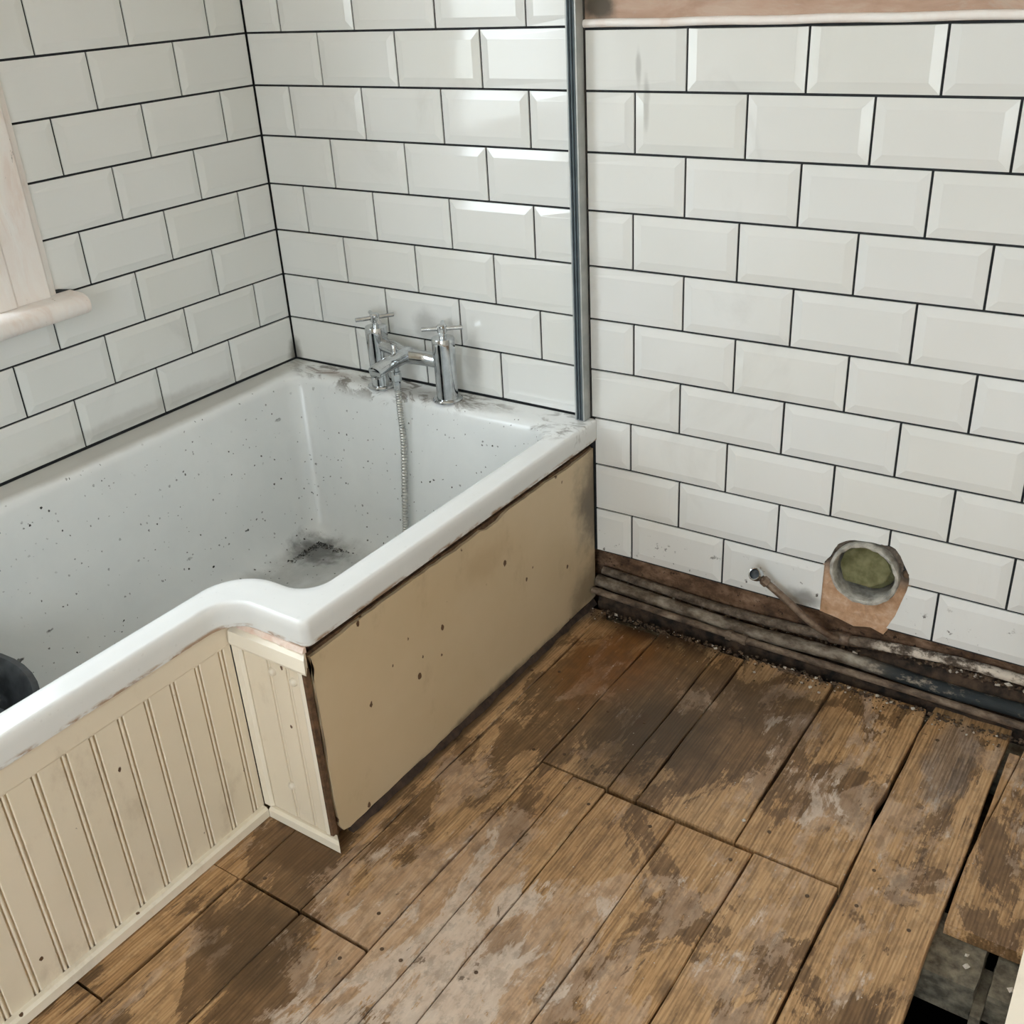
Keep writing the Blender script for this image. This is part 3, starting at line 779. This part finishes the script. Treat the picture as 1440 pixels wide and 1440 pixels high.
for x, y in ((0.28, -0.30), (0.58, -0.34), (0.28, -1.42), (0.45, -1.42)):
    bm = bmesh.new(); lathe(bm, [(0.02, 0.0), (0.02, 0.008), (0.008, 0.010), (0.008, 0.0665)], (x, y, 0.001), seg=12)
    obj('foot', bm, 'nail_iron', bath)

# ------------------------------------------------------------------ bath panels
# long smooth panel
rp = random.Random(21)
fp = empty('smooth_panelling', (0.83, -0.42, 0.0))
tag(fp, 'long smooth cream bath side with chipped brown top edge', 'panelling')
bm = bmesh.new(); prism(bm, [(-0.007, 0.002), (-0.007, 0.374), (-0.846, 0.374), (-0.848, 0.012)], 'x', 0.820, 0.8335)
attach(obj('board', bm, 'raw_board'), fp)
pts = []
N = 46
for i in range(N+1):
    y_ = -0.008-(0.8425-0.008)*i/N; pts.append((y_, 0.372-0.003*max(0, math.sin(i*0.31))-rp.uniform(0, 0.0022)-(0.006 if i in (19, 20, 21) else 0)))
for i in range(1, 13):
    z_ = 0.372-(0.372-0.03)*i/13; pts.append((-0.8430+rp.uniform(-0.0015, 0.0015)+(0.004 if i < 2 else 0), z_))
pts += [(-0.841, 0.030), (-0.834, 0.016), (-0.818, 0.010)]
for i in range(0, 31):
    y_ = -0.80+(0.80-0.009)*i/30; pts.append((y_, 0.008+rp.uniform(-0.001, 0.002)+(0.004 if i > 24 else 0)))
bm = bmesh.new(); prism(bm, pts, 'x', 0.8335, 0.8395)
bmesh.ops.triangulate(bm, faces=[f for f in bm.faces if len(f.verts) > 4])
attach(obj('painted_face', bm, 'cream_panel'), fp)
bm = bmesh.new(); prism(bm, [(-0.014, 0.374), (-0.014, 0.391), (-0.835, 0.391), (-0.835, 0.374)], 'x', 0.806, 0.828)
attach(obj('batten', bm, 'dark_gap'), fp)
bm = bmesh.new()
A = None
for i in range(40):
    y_ = -0.02-0.80*i/39
    wv = rp.uniform(0.6, 1.2)
    R_ = [bm.verts.new(p) for p in ((0.834, y_, 0.001), (0.8385+0.010*wv, y_, 0.001), (0.8385+0.003*wv, y_, 0.006+0.006*wv), (0.834, y_, 0.012))]
    if A:
        for k in range(4): bm.faces.new((A[k], A[(k+1) % 4], R_[(k+1) % 4], R_[k]))
    else: bm.faces.new(R_)
    A = R_
bm.faces.new(A[::-1])
attach(obj('mastic_line', bm, 'dark_gap'), fp)

# beaded panel under the narrow part of the bath
nb = empty('beaded_panelling', (0.68, -1.27, 0.0))
tag(nb, 'cream tongue-and-groove bath side under the narrow part of the bath', 'panelling')
grooves = [-0.882, -0.929, -0.976, -1.023, -1.069, -1.116, -1.161, -1.206, -1.251, -1.297, -1.343, -1.389, -1.435, -1.481, -1.527, -1.573, -1.619, -1.665]
bm = bmesh.new(); box(bm, 0.664, 0.6785, -1.699, -0.862, 0.002, 0.350); attach(obj('backing_sheet', bm, 'cream_bead'), nb)
bm = bmesh.new(); prism(bm, [(0.664, 0.350), (0.6845, 0.350), (0.6852, 0.353), (0.6850, 0.389), (0.664, 0.389)], 'y', -1.699, -0.857); attach(obj('top_rail', bm, 'cream_bead'), nb)
gw = 0.0100
edges = [-0.862]+grooves+[-1.699]
for i in range(len(edges)-1):
    ya = edges[i]-(gw/2 if i else 0); yb = edges[i+1]+(gw/2 if i < len(edges)-2 else 0)
    bm = bmesh.new(); c = 0.0012
    prism(bm, [(0.6785, ya), (0.684-c, ya), (0.684, ya-c), (0.684, yb+c), (0.684-c, yb), (0.6785, yb)], 'z', 0.004, 0.3495)
    attach(obj('slat', bm, 'cream_bead'), nb)
for g in grooves:
    bm = bmesh.new()
    prism(bm, [(0.6785, g-0.0025)]+[(0.6812+0.0024*math.sin(a_*PI/6), g-0.0025*math.cos(a_*PI/6)) for a_ in range(0, 7)]+[(0.6785, g+0.0025)], 'z', 0.004, 0.3495)
    attach(obj('bead', bm, 'cream_bead'), nb)
bm = bmesh.new(); prism(bm, [(0.684, 0.0015), (0.6965, 0.0015), (0.6965, 0.017), (0.692, 0.021), (0.684, 0.021)], 'y', -1.699, -0.866); attach(obj('skirting', bm, 'cream_trim'), nb)

# short return panel
rb = empty('beaded_panelling', (0.765, -0.855, 0.0))
tag(rb, 'narrow cream return with screw caps at the step of the bath', 'panelling')
bm = bmesh.new(); box(bm, 0.688, 0.838, -0.8525, -0.8490, 0.003, 0.388); attach(obj('backing_sheet', bm, 'cream_bead'), rb)
for a_, b_ in ((0.7045, 0.7545), (0.7625, 0.7945), (0.8025, 0.8215)):
    bm = bmesh.new(); c = 0.0012
    prism(bm, [(a_, -0.8525), (a_, -0.8565+c), (a_+c, -0.8565), (b_-c, -0.8565), (b_, -0.8565+c), (b_, -0.8525)], 'z', 0.022, 0.350)
    attach(obj('slat', bm, 'cream_bead'), rb)
for g in (0.7585, 0.7985):
    bm = bmesh.new(); prism(bm, [(g-0.0026, -0.8525)]+[(g-0.0026*math.cos(a_*PI/6), -0.8540-0.0022*math.sin(a_*PI/6)) for a_ in range(7)]+[(g+0.0026, -0.8525)], 'z', 0.022, 0.350)
    attach(obj('bead', bm, 'cream_bead'), rb)
bm = bmesh.new(); prism(bm, [(0.6855, -0.8525), (0.6855, -0.862), (0.699, -0.862), (0.7035, -0.8575), (0.7035, -0.8525)], 'z', 0.022, 0.352); attach(obj('corner_bead', bm, 'cream_trim'), rb)
bm = bmesh.new(); prism(bm, [(0.8225, -0.8525), (0.8225, -0.8575), (0.8270, -0.8595), (0.8325, -0.8575), (0.8325, -0.8525)], 'z', 0.022, 0.352); attach(obj('edge_bead', bm, 'cream_trim'), rb)
bm = bmesh.new(); prism(bm, [(0.8330, -0.8525), (0.8330, -0.8585), (0.8385, -0.8575), (0.8400, -0.8490), (0.8340, -0.8490)], 'z', 0.016, 0.352); attach(obj('raw_edge', bm, 'raw_board'), rb)
# rail and foot strip, mitred at the outer end
bm = bmesh.new()
A = [bm.verts.new(p) for p in ((0.688, -0.8525, 0.352), (0.688, -0.8655, 0.352), (0.688, -0.8675, 0.357), (0.688, -0.8650, 0.378), (0.688, -0.8525, 0.384))]
B = [bm.verts.new(p) for p in ((0.8400, -0.8525, 0.352), (0.8510, -0.8655, 0.352), (0.8520, -0.8675, 0.357), (0.8500, -0.8650, 0.378), (0.8400, -0.8525, 0.384))]
bm.faces.new(A); bm.faces.new(B[::-1])
for i in range(5): bm.faces.new((A[i], B[i], B[(i+1) % 5], A[(i+1) % 5]))
attach(obj('top_rail', bm, 'cream_trim'), rb)
bm = bmesh.new()
A = [bm.verts.new(p) for p in ((0.6975, -0.8525, 0.0015), (0.6975, -0.866, 0.0015), (0.6975, -0.866, 0.017), (0.6975, -0.861, 0.021), (0.6975, -0.8525, 0.021))]
B = [bm.verts.new(p) for p in ((0.8420, -0.8525, 0.0015), (0.8590, -0.866, 0.0015), (0.8590, -0.866, 0.017), (0.8530, -0.861, 0.021), (0.8420, -0.8525, 0.021))]
bm.faces.new(A); bm.faces.new(B[::-1])
for i in range(5): bm.faces.new((A[i], B[i], B[(i+1) % 5], A[(i+1) % 5]))
attach(obj('skirting', bm, 'cream_trim'), rb)
bm = bmesh.new(); A = None
for i in range(22):
    x_ = 0.700+0.142*i/21; h_ = 0.384+rp.uniform(0, 0.005)
    R_ = [bm.verts.new(p) for p in ((x_, -0.8500, 0.382), (x_, -0.8570-rp.uniform(0, 0.002), 0.384), (x_, -0.8545, 0.3915), (x_, -0.8500, 0.3915))]
    if A:
        for k in range(4): bm.faces.new((A[k], A[(k+1) % 4], R_[(k+1) % 4], R_[k]))
    else: bm.faces.new(R_)
    A = R_
bm.faces.new(A[::-1]); s_ = attach(obj('sealant', bm, 'pink_sealant'), rb); s_['label'] = 'pinkish old sealant'
for x_, z_ in ((0.766, 0.324), (0.810, 0.321), (0.760, 0.093)):
    bm = bmesh.new(); lathe(bm, [(0.0072, 0), (0.0070, 0.0025), (0.0052, 0.0052), (0.0020, 0.0066)], (x_, -0.8563, z_), (0, -1, 0), 16)
    c_ = attach(obj('screw_cap', bm, 'white_cap', smooth=60), rb); c_['label'] = 'domed screw cap'

# ------------------------------------------------------------------ shower screen channel
ch = empty('shower_screen_channel', (0.818, -0.015, 0.438))
tag(ch, 'grey aluminium shower screen channel with dark seal standing on the bath rim', 'channel')
X0, X1, D = 0.8125, 0.8335, 0.030
zt = RZ-0.25; zb = 0.4385
bm = bmesh.new()
prism(bm, [(X0, -0.006), (X0, -D), (X0+0.003, -D), (X0+0.003, -0.009), (X1-0.003, -0.009), (X1-0.003, -D), (X1, -D), (X1, -0.006)], 'z', zb, zt)
attach(obj('channel_body', bm, 'aluminium'), ch)
bm = bmesh.new()
prism(bm, [(X0+0.003, -0.0095), (X0+0.003, -D-0.0005), (X0+0.0058, -D-0.0015), (X0+0.0068, -D+0.0035), (X0+0.0082, -D+0.0035), (X0+0.0092, -D-0.0015), (X0+0.0118, -D-0.0015), (X0+0.0128, -D+0.0035),
           (X0+0.0142, -D+0.0035), (X0+0.0152, -D-0.0015), (X1-0.003, -D-0.0005), (X1-0.003, -0.0095)], 'z', zb+0.001, zt)
attach(obj('seal', bm, 'dark_gasket'), ch)
bm = bmesh.new(); prism(bm, [(0.828, -0.0055), (X1+0.0015, -0.0055), (X1+0.0015, -0.001), (0.828, -0.001)], 'z', 0.44, zt); attach(obj('wall_sealant', bm, 'grout_edge'), ch)

# ------------------------------------------------------------------ bath mixer tap
tp = empty('bath_mixer_tap', (0.415, -0.055, 0.437))
tag(tp, 'chrome bath mixer tap with two crosshead handles on the bath rim', 'tap')
TY = -0.056
for sx, rot in ((0.3235, 0.95), (0.508, 0.62)):
    bm = bmesh.new()
    lathe(bm, [(0.0325, 0.0), (0.0325, 0.003), (0.0300, 0.0058), (0.0235, 0.0062), (0.0230, 0.010), (0.0235, 0.075), (0.0245, 0.125), (0.0245, 0.1355), (0.0232, 0.1385), (0.0085, 0.1388)], (sx, TY, 0.4373), seg=32)
    p_ = attach(obj('pillar', bm, 'chrome', smooth=35), tp)
    bm = bmesh.new()
    lathe(bm, [(0.0075, 0), (0.0075, 0.010), (0.0105, 0.012), (0.0105, 0.026), (0.0085, 0.0285), (0.0045, 0.0295)], (sx, TY, 0.5758), seg=20)
    d = Vector((math.cos(rot), math.sin(rot), 0)); e = Vector((-d.y, d.x, 0)); c0 = Vector((sx, TY, 0.5955))
    tube(bm, [c0-d*0.043, c0-d*0.0425, c0+d*0.0425, c0+d*0.043], lambda i: 0.0048 if i in (1, 2) else 0.0042, 12)
    tube(bm, [c0-e*0.043, c0-e*0.0425, c0+e*0.0425, c0+e*0.043], lambda i: 0.0048 if i in (1, 2) else 0.0042, 12)
    hh = obj('crosshead_handle', bm, 'chrome', p_, smooth=35)
bm = bmesh.new()
tube(bm, catmull([(0.330, TY, 0.537), (0.370, TY-0.004, 0.534), (0.405, TY-0.014, 0.528), (0.4157, TY-0.016, 0.527), (0.427, TY-0.014, 0.526), (0.460, TY-0.004, 0.5235), (0.503, TY, 0.5215)], 6), 0.0160, 20)
attach(obj('bridge', bm, 'chrome', smooth=40), tp)
bm = bmesh.new()
tube(bm, catmull([(0.4155, -0.060, 0.5275), (0.4155, -0.09, 0.5285), (0.4145, -0.13, 0.5265), (0.4135, -0.168, 0.522), (0.4134, -0.172, 0.5213)], 6), lambda i: 0.0165-0.00008*i-(0.002 if i > 23 else 0), 20, sx=1.12)
attach(obj('spout', bm, 'chrome', smooth=40), tp)
bm = bmesh.new(); lathe(bm, [(0.0070, 0), (0.0070, 0.018), (0.0060, 0.0205), (0.0030, 0.021)], (0.4105, -0.103, 0.540), seg=20); attach(obj('diverter_knob', bm, 'chrome', smooth=40), tp)
bm = bmesh.new(); lathe(bm, [(0.0100, 0), (0.0100, 0.006), (0.0080, 0.007), (0.0080, 0.016), (0.0100, 0.018)], (0.4115, -0.105, 0.4960), seg=20); attach(obj('hose_outlet', bm, 'chrome', smooth=40), tp)

# ------------------------------------------------------------------ shower hose
hs = empty('shower_hose', (0.43, -0.13, 0.09))
tag(hs, 'ribbed steel shower hose hanging from the mixer tap into the bath', 'hose')
path = catmull([(0.4115, -0.105, 0.470), (0.414, -0.108, 0.41), (0.4215, -0.117, 0.34), (0.427, -0.133, 0.26), (0.433, -0.151, 0.18), (0.440, -0.166, 0.120), (0.457, -0.190, 0.0915), (0.51, -0.25, 0.0795), (0.56, -0.36, 0.0785), (0.55, -0.48, 0.0785)], 46)
bm = bmesh.new()
tube(bm, path, lambda i: (0.0074 if (i//2) % 2 == 0 else 0.0058), 10)
attach(obj('ribbed_hose', bm, 'hose_steel', smooth=70), hs)
bm = bmesh.new(); lathe(bm, [(0.0072, -0.030), (0.0078, -0.028), (0.0078, -0.006), (0.0110, -0.004), (0.0110, 0.009), (0.0098, 0.011)], (0.4115, -0.105, 0.4855), seg=6)
attach(obj('hose_nut', bm, 'chrome', smooth=20), hs)

# ------------------------------------------------------------------ black tub in the bath
tb = empty('builders_tub', (0.345, -1.265, 0.07))
tag(tb, 'black plastic tub of dusty rubble standing inside the bath', 'tub')
TC = (0.345, -1.265, 0.0690)
bm = bmesh.new()
lathe(bm, [(0.165, 0.0), (0.172, 0.004), (0.226, 0.222), (0.236, 0.226), (0.236, 0.236), (0.226, 0.238), (0.221, 0.232), (0.168, 0.012), (0.05, 0.010)], TC, seg=48)
attach(obj('tub_shell', bm, 'black_plastic', smooth=35), tb)
bm = bmesh.new()
r3 = random.Random(9); g = 14; rr_ = []
for i in range(g+1):
    rad_ = 0.205*i/g
    rr_.append([bm.verts.new((TC[0]+rad_*math.cos(2*PI*k/28), TC[1]+rad_*math.sin(2*PI*k/28), TC[2]+0.150+(0.03*r3.random() if 0 < i < g else 0))) for k in range(28)])
for A, B in zip(rr_, rr_[1:]):
    for k in range(28): bm.faces.new((A[k], A[(k+1) % 28], B[(k+1) % 28], B[k]))
bmesh.ops.remove_doubles(bm, verts=bm.verts, dist=0.0004)
attach(obj('rubble_fill', bm, 'rubble_dark'), tb)['kind'] = 'stuff'
bm = bmesh.new()
hd = Vector((math.cos(math.radians(38)), math.sin(math.radians(38)), 0))
cH = Vector(TC)+hd*0.229+Vector((0, 0, 0.215)); sd = Vector((-hd.y, hd.x, 0))
tube(bm, catmull([cH-sd*0.05, cH-sd*0.045+hd*0.022, cH+hd*0.032, cH+sd*0.045+hd*0.022, cH+sd*0.05], 5), 0.007, 10)
attach(obj('tub_handle', bm, 'black_plastic', smooth=50), tb)

# ------------------------------------------------------------------ pipework along the wall
def pipe(name, pts, rad, mat, label, seg=16, n=6, jit=0.0):
    bm = bmesh.new(); path = catmull(pts, n)
    tube(bm, path, (lambda i: rad*(1+random.uniform(-jit, jit))) if jit else rad, seg)
    o = empty(name, (pts[0][0], pts[0][1], pts[0][2]-rad)); tag(o, label, 'pipe')
    attach(obj('pipe_run', bm, mat, smooth=60), o)
    return o
p1 = pipe('heating_pipe', [(0.846, 0.0165, 0.069), (0.985, 0.0165, 0.063), (1.15, 0.0165, 0.058), (1.28, 0.0165, 0.062), (1.37, 0.0165, 0.068), (1.48, 0.0165, 0.081), (1.60, 0.0165, 0.090), (1.72, 0.0165, 0.090), (2.0, 0.0165, 0.09), (2.4, 0.0165, 0.09)],
          0.0100, 'pipe_limed', 'uppermost pipe just below the wall tiles, crusted white at its right end', jit=0.07)
bm = bmesh.new(); tube(bm, [(1.352, 0.0165, 0.0668), (1.354, 0.0165, 0.0670), (1.392, 0.0165, 0.0705), (1.394, 0.0165, 0.0707)], lambda i: 0.0132 if i in (1, 2) else 0.011, 14); attach(obj('tee_fitting', bm, 'tarnished_copper', smooth=40), p1)
p2 = pipe('waste_pipe', [(0.843, -0.004, 0.054), (0.99, -0.004, 0.0455), (1.17, -0.004, 0.038), (1.28, -0.004, 0.040), (1.37, -0.004, 0.043), (1.47, -0.004, 0.040), (1.57, -0.004, 0.036), (1.72, -0.004, 0.039), (2.0, -0.004, 0.04), (2.4, -0.004, 0.04)],
          0.0135, 'pipe_waste', 'thickest pipe, in the middle of the run under the tiles', jit=0.06)
p3 = pipe('copper_pipe', [(0.842, -0.0255, 0.040), (1.03, -0.0255, 0.0335), (1.15, -0.0255, 0.0300), (1.205, -0.0255, 0.0285), (1.39, -0.0255, 0.0275), (1.57, -0.0255, 0.0255), (1.72, -0.0255, 0.0235), (2.0, -0.0255, 0.0235), (2.4, -0.0255, 0.0235)],
          0.0072, 'pipe_grey', 'thin front pipe nearest the floorboards, joined by a fitting', jit=0.04)
for xa in (1.163, 1.195):
    bm = bmesh.new(); zz = 0.0295-(xa-1.163)*0.03
    lathe(bm, [(0.008, -0.0065), (0.0108, -0.0055), (0.0108, 0.0055), (0.008, 0.0065)], (xa, -0.0255, zz), (1, 0, -0.03), 6)
    attach(obj('compression_nut', bm, 'pipe_grey'), p3)
bm = bmesh.new(); tube(bm, [(1.168, -0.0255, 0.0293), (1.190, -0.0255, 0.0286)], 0.0090, 12); attach(obj('coupling', bm, 'pipe_grey', smooth=40), p3)
# open feed rising from the tee
fd = empty('feed_pipe', (1.372, 0.002, 0.075)); tag(fd, 'short bent copper feed pipe with open end rising beside the soil pipe', 'pipe')
bm = bmesh.new()
pth = catmull([(1.371, 0.0035, 0.0745), (1.357, -0.008, 0.086), (1.325, -0.022, 0.112), (1.285, -0.032, 0.148), (1.246, -0.040, 0.180), (1.226, -0.045, 0.197)], 7)
tube(bm, pth, 0.0072, 14); attach(obj('tube', bm, 'tarnished_copper', smooth=50), fd)
bm = bmesh.new()
ax = Vector((-0.12, -0.80, 0.58)).normalized(); c_ = Vector((1.221, -0.044, 0.1985))
lathe(bm, [(0.0090, -0.006), (0.0128, 0.000), (0.0128, 0.014), (0.0116, 0.0160), (0.0098, 0.0150), (0.0094, 0.002), (0.001, 0.001)], c_, ax, 22)
attach(obj('open_end', bm, 'chrome', smooth=40), fd)
bm = bmesh.new(); lathe(bm, [(0.0092, 0.0), (0.0092, 0.0085)], c_+ax*0.002, ax, 20); attach(obj('dark_disc', bm, 'rubble_dark'), fd)  # dark disc standing in for the shade inside the open end
bm = bmesh.new(); lathe(bm, [(0.0080, -0.006), (0.0098, -0.004), (0.0098, 0.006), (0.0080, 0.008)], (1.2375, -0.0425, 0.1875), (-0.75, -0.17, 0.64), 6); attach(obj('olive_nut', bm, 'tarnished_copper'), fd)

# ------------------------------------------------------------------ soil pipe stub and its stuffing
sp0 = empty('soil_pipe', (1.414, 0.0, 0.176)); tag(sp0, 'round soil pipe stub open in the broken tiles of the wall', 'pipe')
bm = bmesh.new()
sc_c = (1.4105, 0.0125, 0.2385)
lathe(bm, [(0.0570, 0.0), (0.0610, 0.0), (0.0628, 0.012), (0.0630, 0.024), (0.0618, 0.0275), (0.0572, 0.0275), (0.0550, 0.025), (0.0545, 0.004), (0.0545, -0.10), (0.002, -0.10)], sc_c, (0, -1, 0), 44, cap0=False)
rq = random.Random(4)
for v in bm.verts:
    if v.co.y < -0.008: v.co += Vector((rq.uniform(-1, 1), rq.uniform(-0.6, 0.6), rq.uniform(-1, 1)))*0.0011
attach(obj('pipe_collar', bm, 'cast_collar', smooth=45), sp0)
bm = bmesh.new(); lathe(bm, [(0.0068, 0), (0.0068, 0.008), (0.005, 0.0105)], (1.4815, 0.004, 0.2545), (0.25, -1, 0), 10); attach(obj('bolt', bm, 'nail_iron'), sp0)
st = empty('rag_stuffing', (1.411, 0.006, 0.19)); tag(st, 'olive green padding stuffed into the open soil pipe', 'stuffing')
def pad(pts, y, th, name, tilt):
    bm = bmesh.new(); prism(bm, pts, 'y', y, y+th)
    bmesh.ops.bevel(bm, geom=bm.edges[:], offset=0.0025, segments=2, affect='EDGES')
    for v in bm.verts: v.co.y += tilt[0]*(v.co.x-1.41)+tilt[1]*(v.co.z-0.2385)+0.0012*math.sin(v.co.x*260)*math.cos(v.co.z*210)
    attach(obj(name, bm, 'olive_rag', smooth=50), st)
ci = lambda a, r_=0.0505: (1.4105+r_*math.cos(math.radians(a)), 0.2385+r_*math.sin(math.radians(a)))
pad([ci(150), ci(180), (1.372, 0.208), (1.420, 0.209), (1.447, 0.226), ci(20), ci(45), ci(70), ci(95), ci(120)], 0.000, 0.012, 'folded_pad', (-0.10, 0.10))
pad([ci(250, 0.046), ci(275), ci(300), ci(325), ci(350), ci(12), (1.440, 0.232), (1.40, 0.214)], 0.016, 0.012, 'under_pad', (0.10, -0.2))

# ------------------------------------------------------------------ debris
rd = random.Random(17)
bm = bmesh.new()
for i in range(520):
    x_ = 0.845+rd.random()**1.2*0.95; y_ = -0.038-abs(rd.gauss(0, 0.020)); s_ = rd.uniform(0.0009, 0.0030)
    lump(bm, (x_, y_, s_*0.35+0.0004), s_, 0 if rd.random() < 0.86 else 1, rd)
for i in range(380):
    x_ = rd.uniform(0.85, 1.85); s_ = rd.uniform(0.0015, 0.0055)
    lump(bm, (x_, rd.uniform(-0.050, -0.034), 0.001+s_*0.4), s_, 0 if rd.random() < 0.92 else 1, rd)
for i in range(520):   # mortar crumbs lodged behind and on the pipes
    x_ = rd.uniform(0.86, 1.85); s_ = rd.uniform(0.0015, 0.006)*(1.3 if x_ > 1.40 else 0.8)
    lump(bm, (x_, rd.uniform(0.010, 0.024), 0.049+rd.uniform(-0.004, 0.004)+(0.022 if x_ > 1.42 else 0)), s_, 0 if rd.random() < 0.90 else 1, rd)
for i in range(170):
    x_ = rd.uniform(0.80, 1.72); y_ = rd.uniform(-0.95, -0.1); s_ = rd.uniform(0.0007, 0.0017)
    if x_ < 0.87: continue
    lump(bm, (x_, y_, s_*0.4+0.0004), s_, 1, rd)
o = obj('rubble_crumbs', bm, ['rubble_brown', 'rubble_pale']); tag(o, 'brown and pale mortar crumbs strewn along the pipes and boards', 'rubble', kind='stuff')
# rough mortar bed filling the chase between the pipes on the right
bm = bmesh.new(); A = None
for i in range(91):
    x_ = 0.850+1.15*i/90; k = min(1.0, max(0.0, (x_-1.30)/0.25))
    yf = -0.014+rd.uniform(-0.002, 0.002); zt_ = 0.030+0.012*k+rd.uniform(-0.004, 0.004)
    R_ = [bm.verts.new(p) for p in ((x_, 0.0275, -0.10), (x_, yf-0.002, -0.10), (x_, yf, 0.006+rd.uniform(-0.003, 0.003)), (x_, -0.006+rd.uniform(-0.002, 0.002), 0.018+rd.uniform(-0.003, 0.003)), (x_, 0.004, zt_), (x_, 0.012, zt_+0.024*k+rd.uniform(-0.003, 0.003)), (x_, 0.0275, zt_+0.034*k))]
    if A:
        for q in range(7): bm.faces.new((A[q], A[(q+1) % 7], R_[(q+1) % 7], R_[q]))
    else: bm.faces.new(R_)
    A = R_
bm.faces.new(A[::-1])
mat_simple('dark_bed', '17110c', '4a392b', 45, 0.95, 0, 0.6)  # near-black brown for the mortar under the pipes
o = obj('mortar_bed', bm, 'dark_bed'); o.parent = wall_back
# bigger pale chips
spots = [(1.243, -0.085, 0.0045, 'pale chip lying alone in front of the pipe fitting'), (1.352, -0.075, 0.0050, 'pale chip at the back end of the board joint by the pipe'),
         (1.372, -0.083, 0.0042, 'small pale chip on the boards under the soil pipe'), (1.333, -0.070, 0.0040, 'pale chip among crumbs left of the board joint'),
         (1.383, -0.468, 0.0055, 'pale chip lodged in the dark gap between two boards')]
for x_, y_, s_, lb in spots:
    bm = bmesh.new(); lump(bm, (0, 0, 0), s_, 0, rd)
    lo = min(v.co.z for v in bm.verts)
    o = obj('mortar_chip', bm, 'rubble_pale', loc=(x_, y_, -lo+0.0006)); tag(o, lb, 'chip', 'loose pale chips')
for x_, y_, s_, lb in ((1.752, -0.548, 0.0060, 'white chip on the exposed joist block nearest the long board'), (1.748, -0.528, 0.004, 'small chip on the joist block close under the board end'),
                       (1.812, -0.55, 0.005, 'white chip on the joist block by the door lining')):
    bm = bmesh.new(); lump(bm, (0, 0, 0), s_, 0, rd)
    lo = min(v.co.z for v in bm.verts)
    o = obj('mortar_chip', bm, 'rubble_pale', loc=(x_, y_, (-0.0235 if x_ < 1.78 else -0.030)-lo)); tag(o, lb, 'chip', 'loose pale chips')
# mud crumbs in the corner of the bath floor
bm = bmesh.new()
for i in range(260):
    a_ = rd.gauss(0, 0.05); b_ = abs(rd.gauss(0, 0.010)); s_ = rd.uniform(0.0007, 0.0026)
    if rd.random() < 0.5: x_, y_ = 0.196+b_, -0.215-abs(a_)
    else: x_, y_ = 0.196+abs(a_), -0.200-b_
    lump(bm, (x_, y_, 0.0705+s_*0.3+0.012*max(0, 0.205-x_)/0.01*0.1), s_, 0, rd)
o = obj('mud_crumbs', bm, 'mud_crumbs'); tag(o, 'dark mud crumbs gathered in the far corner of the bath floor', 'dirt', kind='stuff')
bm = bmesh.new(); prism(bm, [(-0.592, 0.7495), (-0.545, 0.7495), (-0.558, 0.7535), (-0.578, 0.7590), (-0.590, 0.7600)], 'x', 0.0045, 0.0068)
obj('grout_patch', bm, 'grout', wall_left)
# labels for the setting
for n_, l_ in (('wall_left', 'left wall of white bevelled brick tiles with dark grout, holding the window'), ('wall_back', 'back wall of white bevelled tiles behind the taps and soil pipe'),
               ('wall_right', 'plain painted wall on the right, out of view'), ('wall_front', 'plain painted wall behind the viewer'), ('ceiling', 'plain white painted ceiling'),
               ('floor', 'worn bare timber floorboards, stained and partly lifted over a dark void'), ('ground_outside', 'pale ground outside the window')):
    bpy.data.objects[n_]['label'] = l_
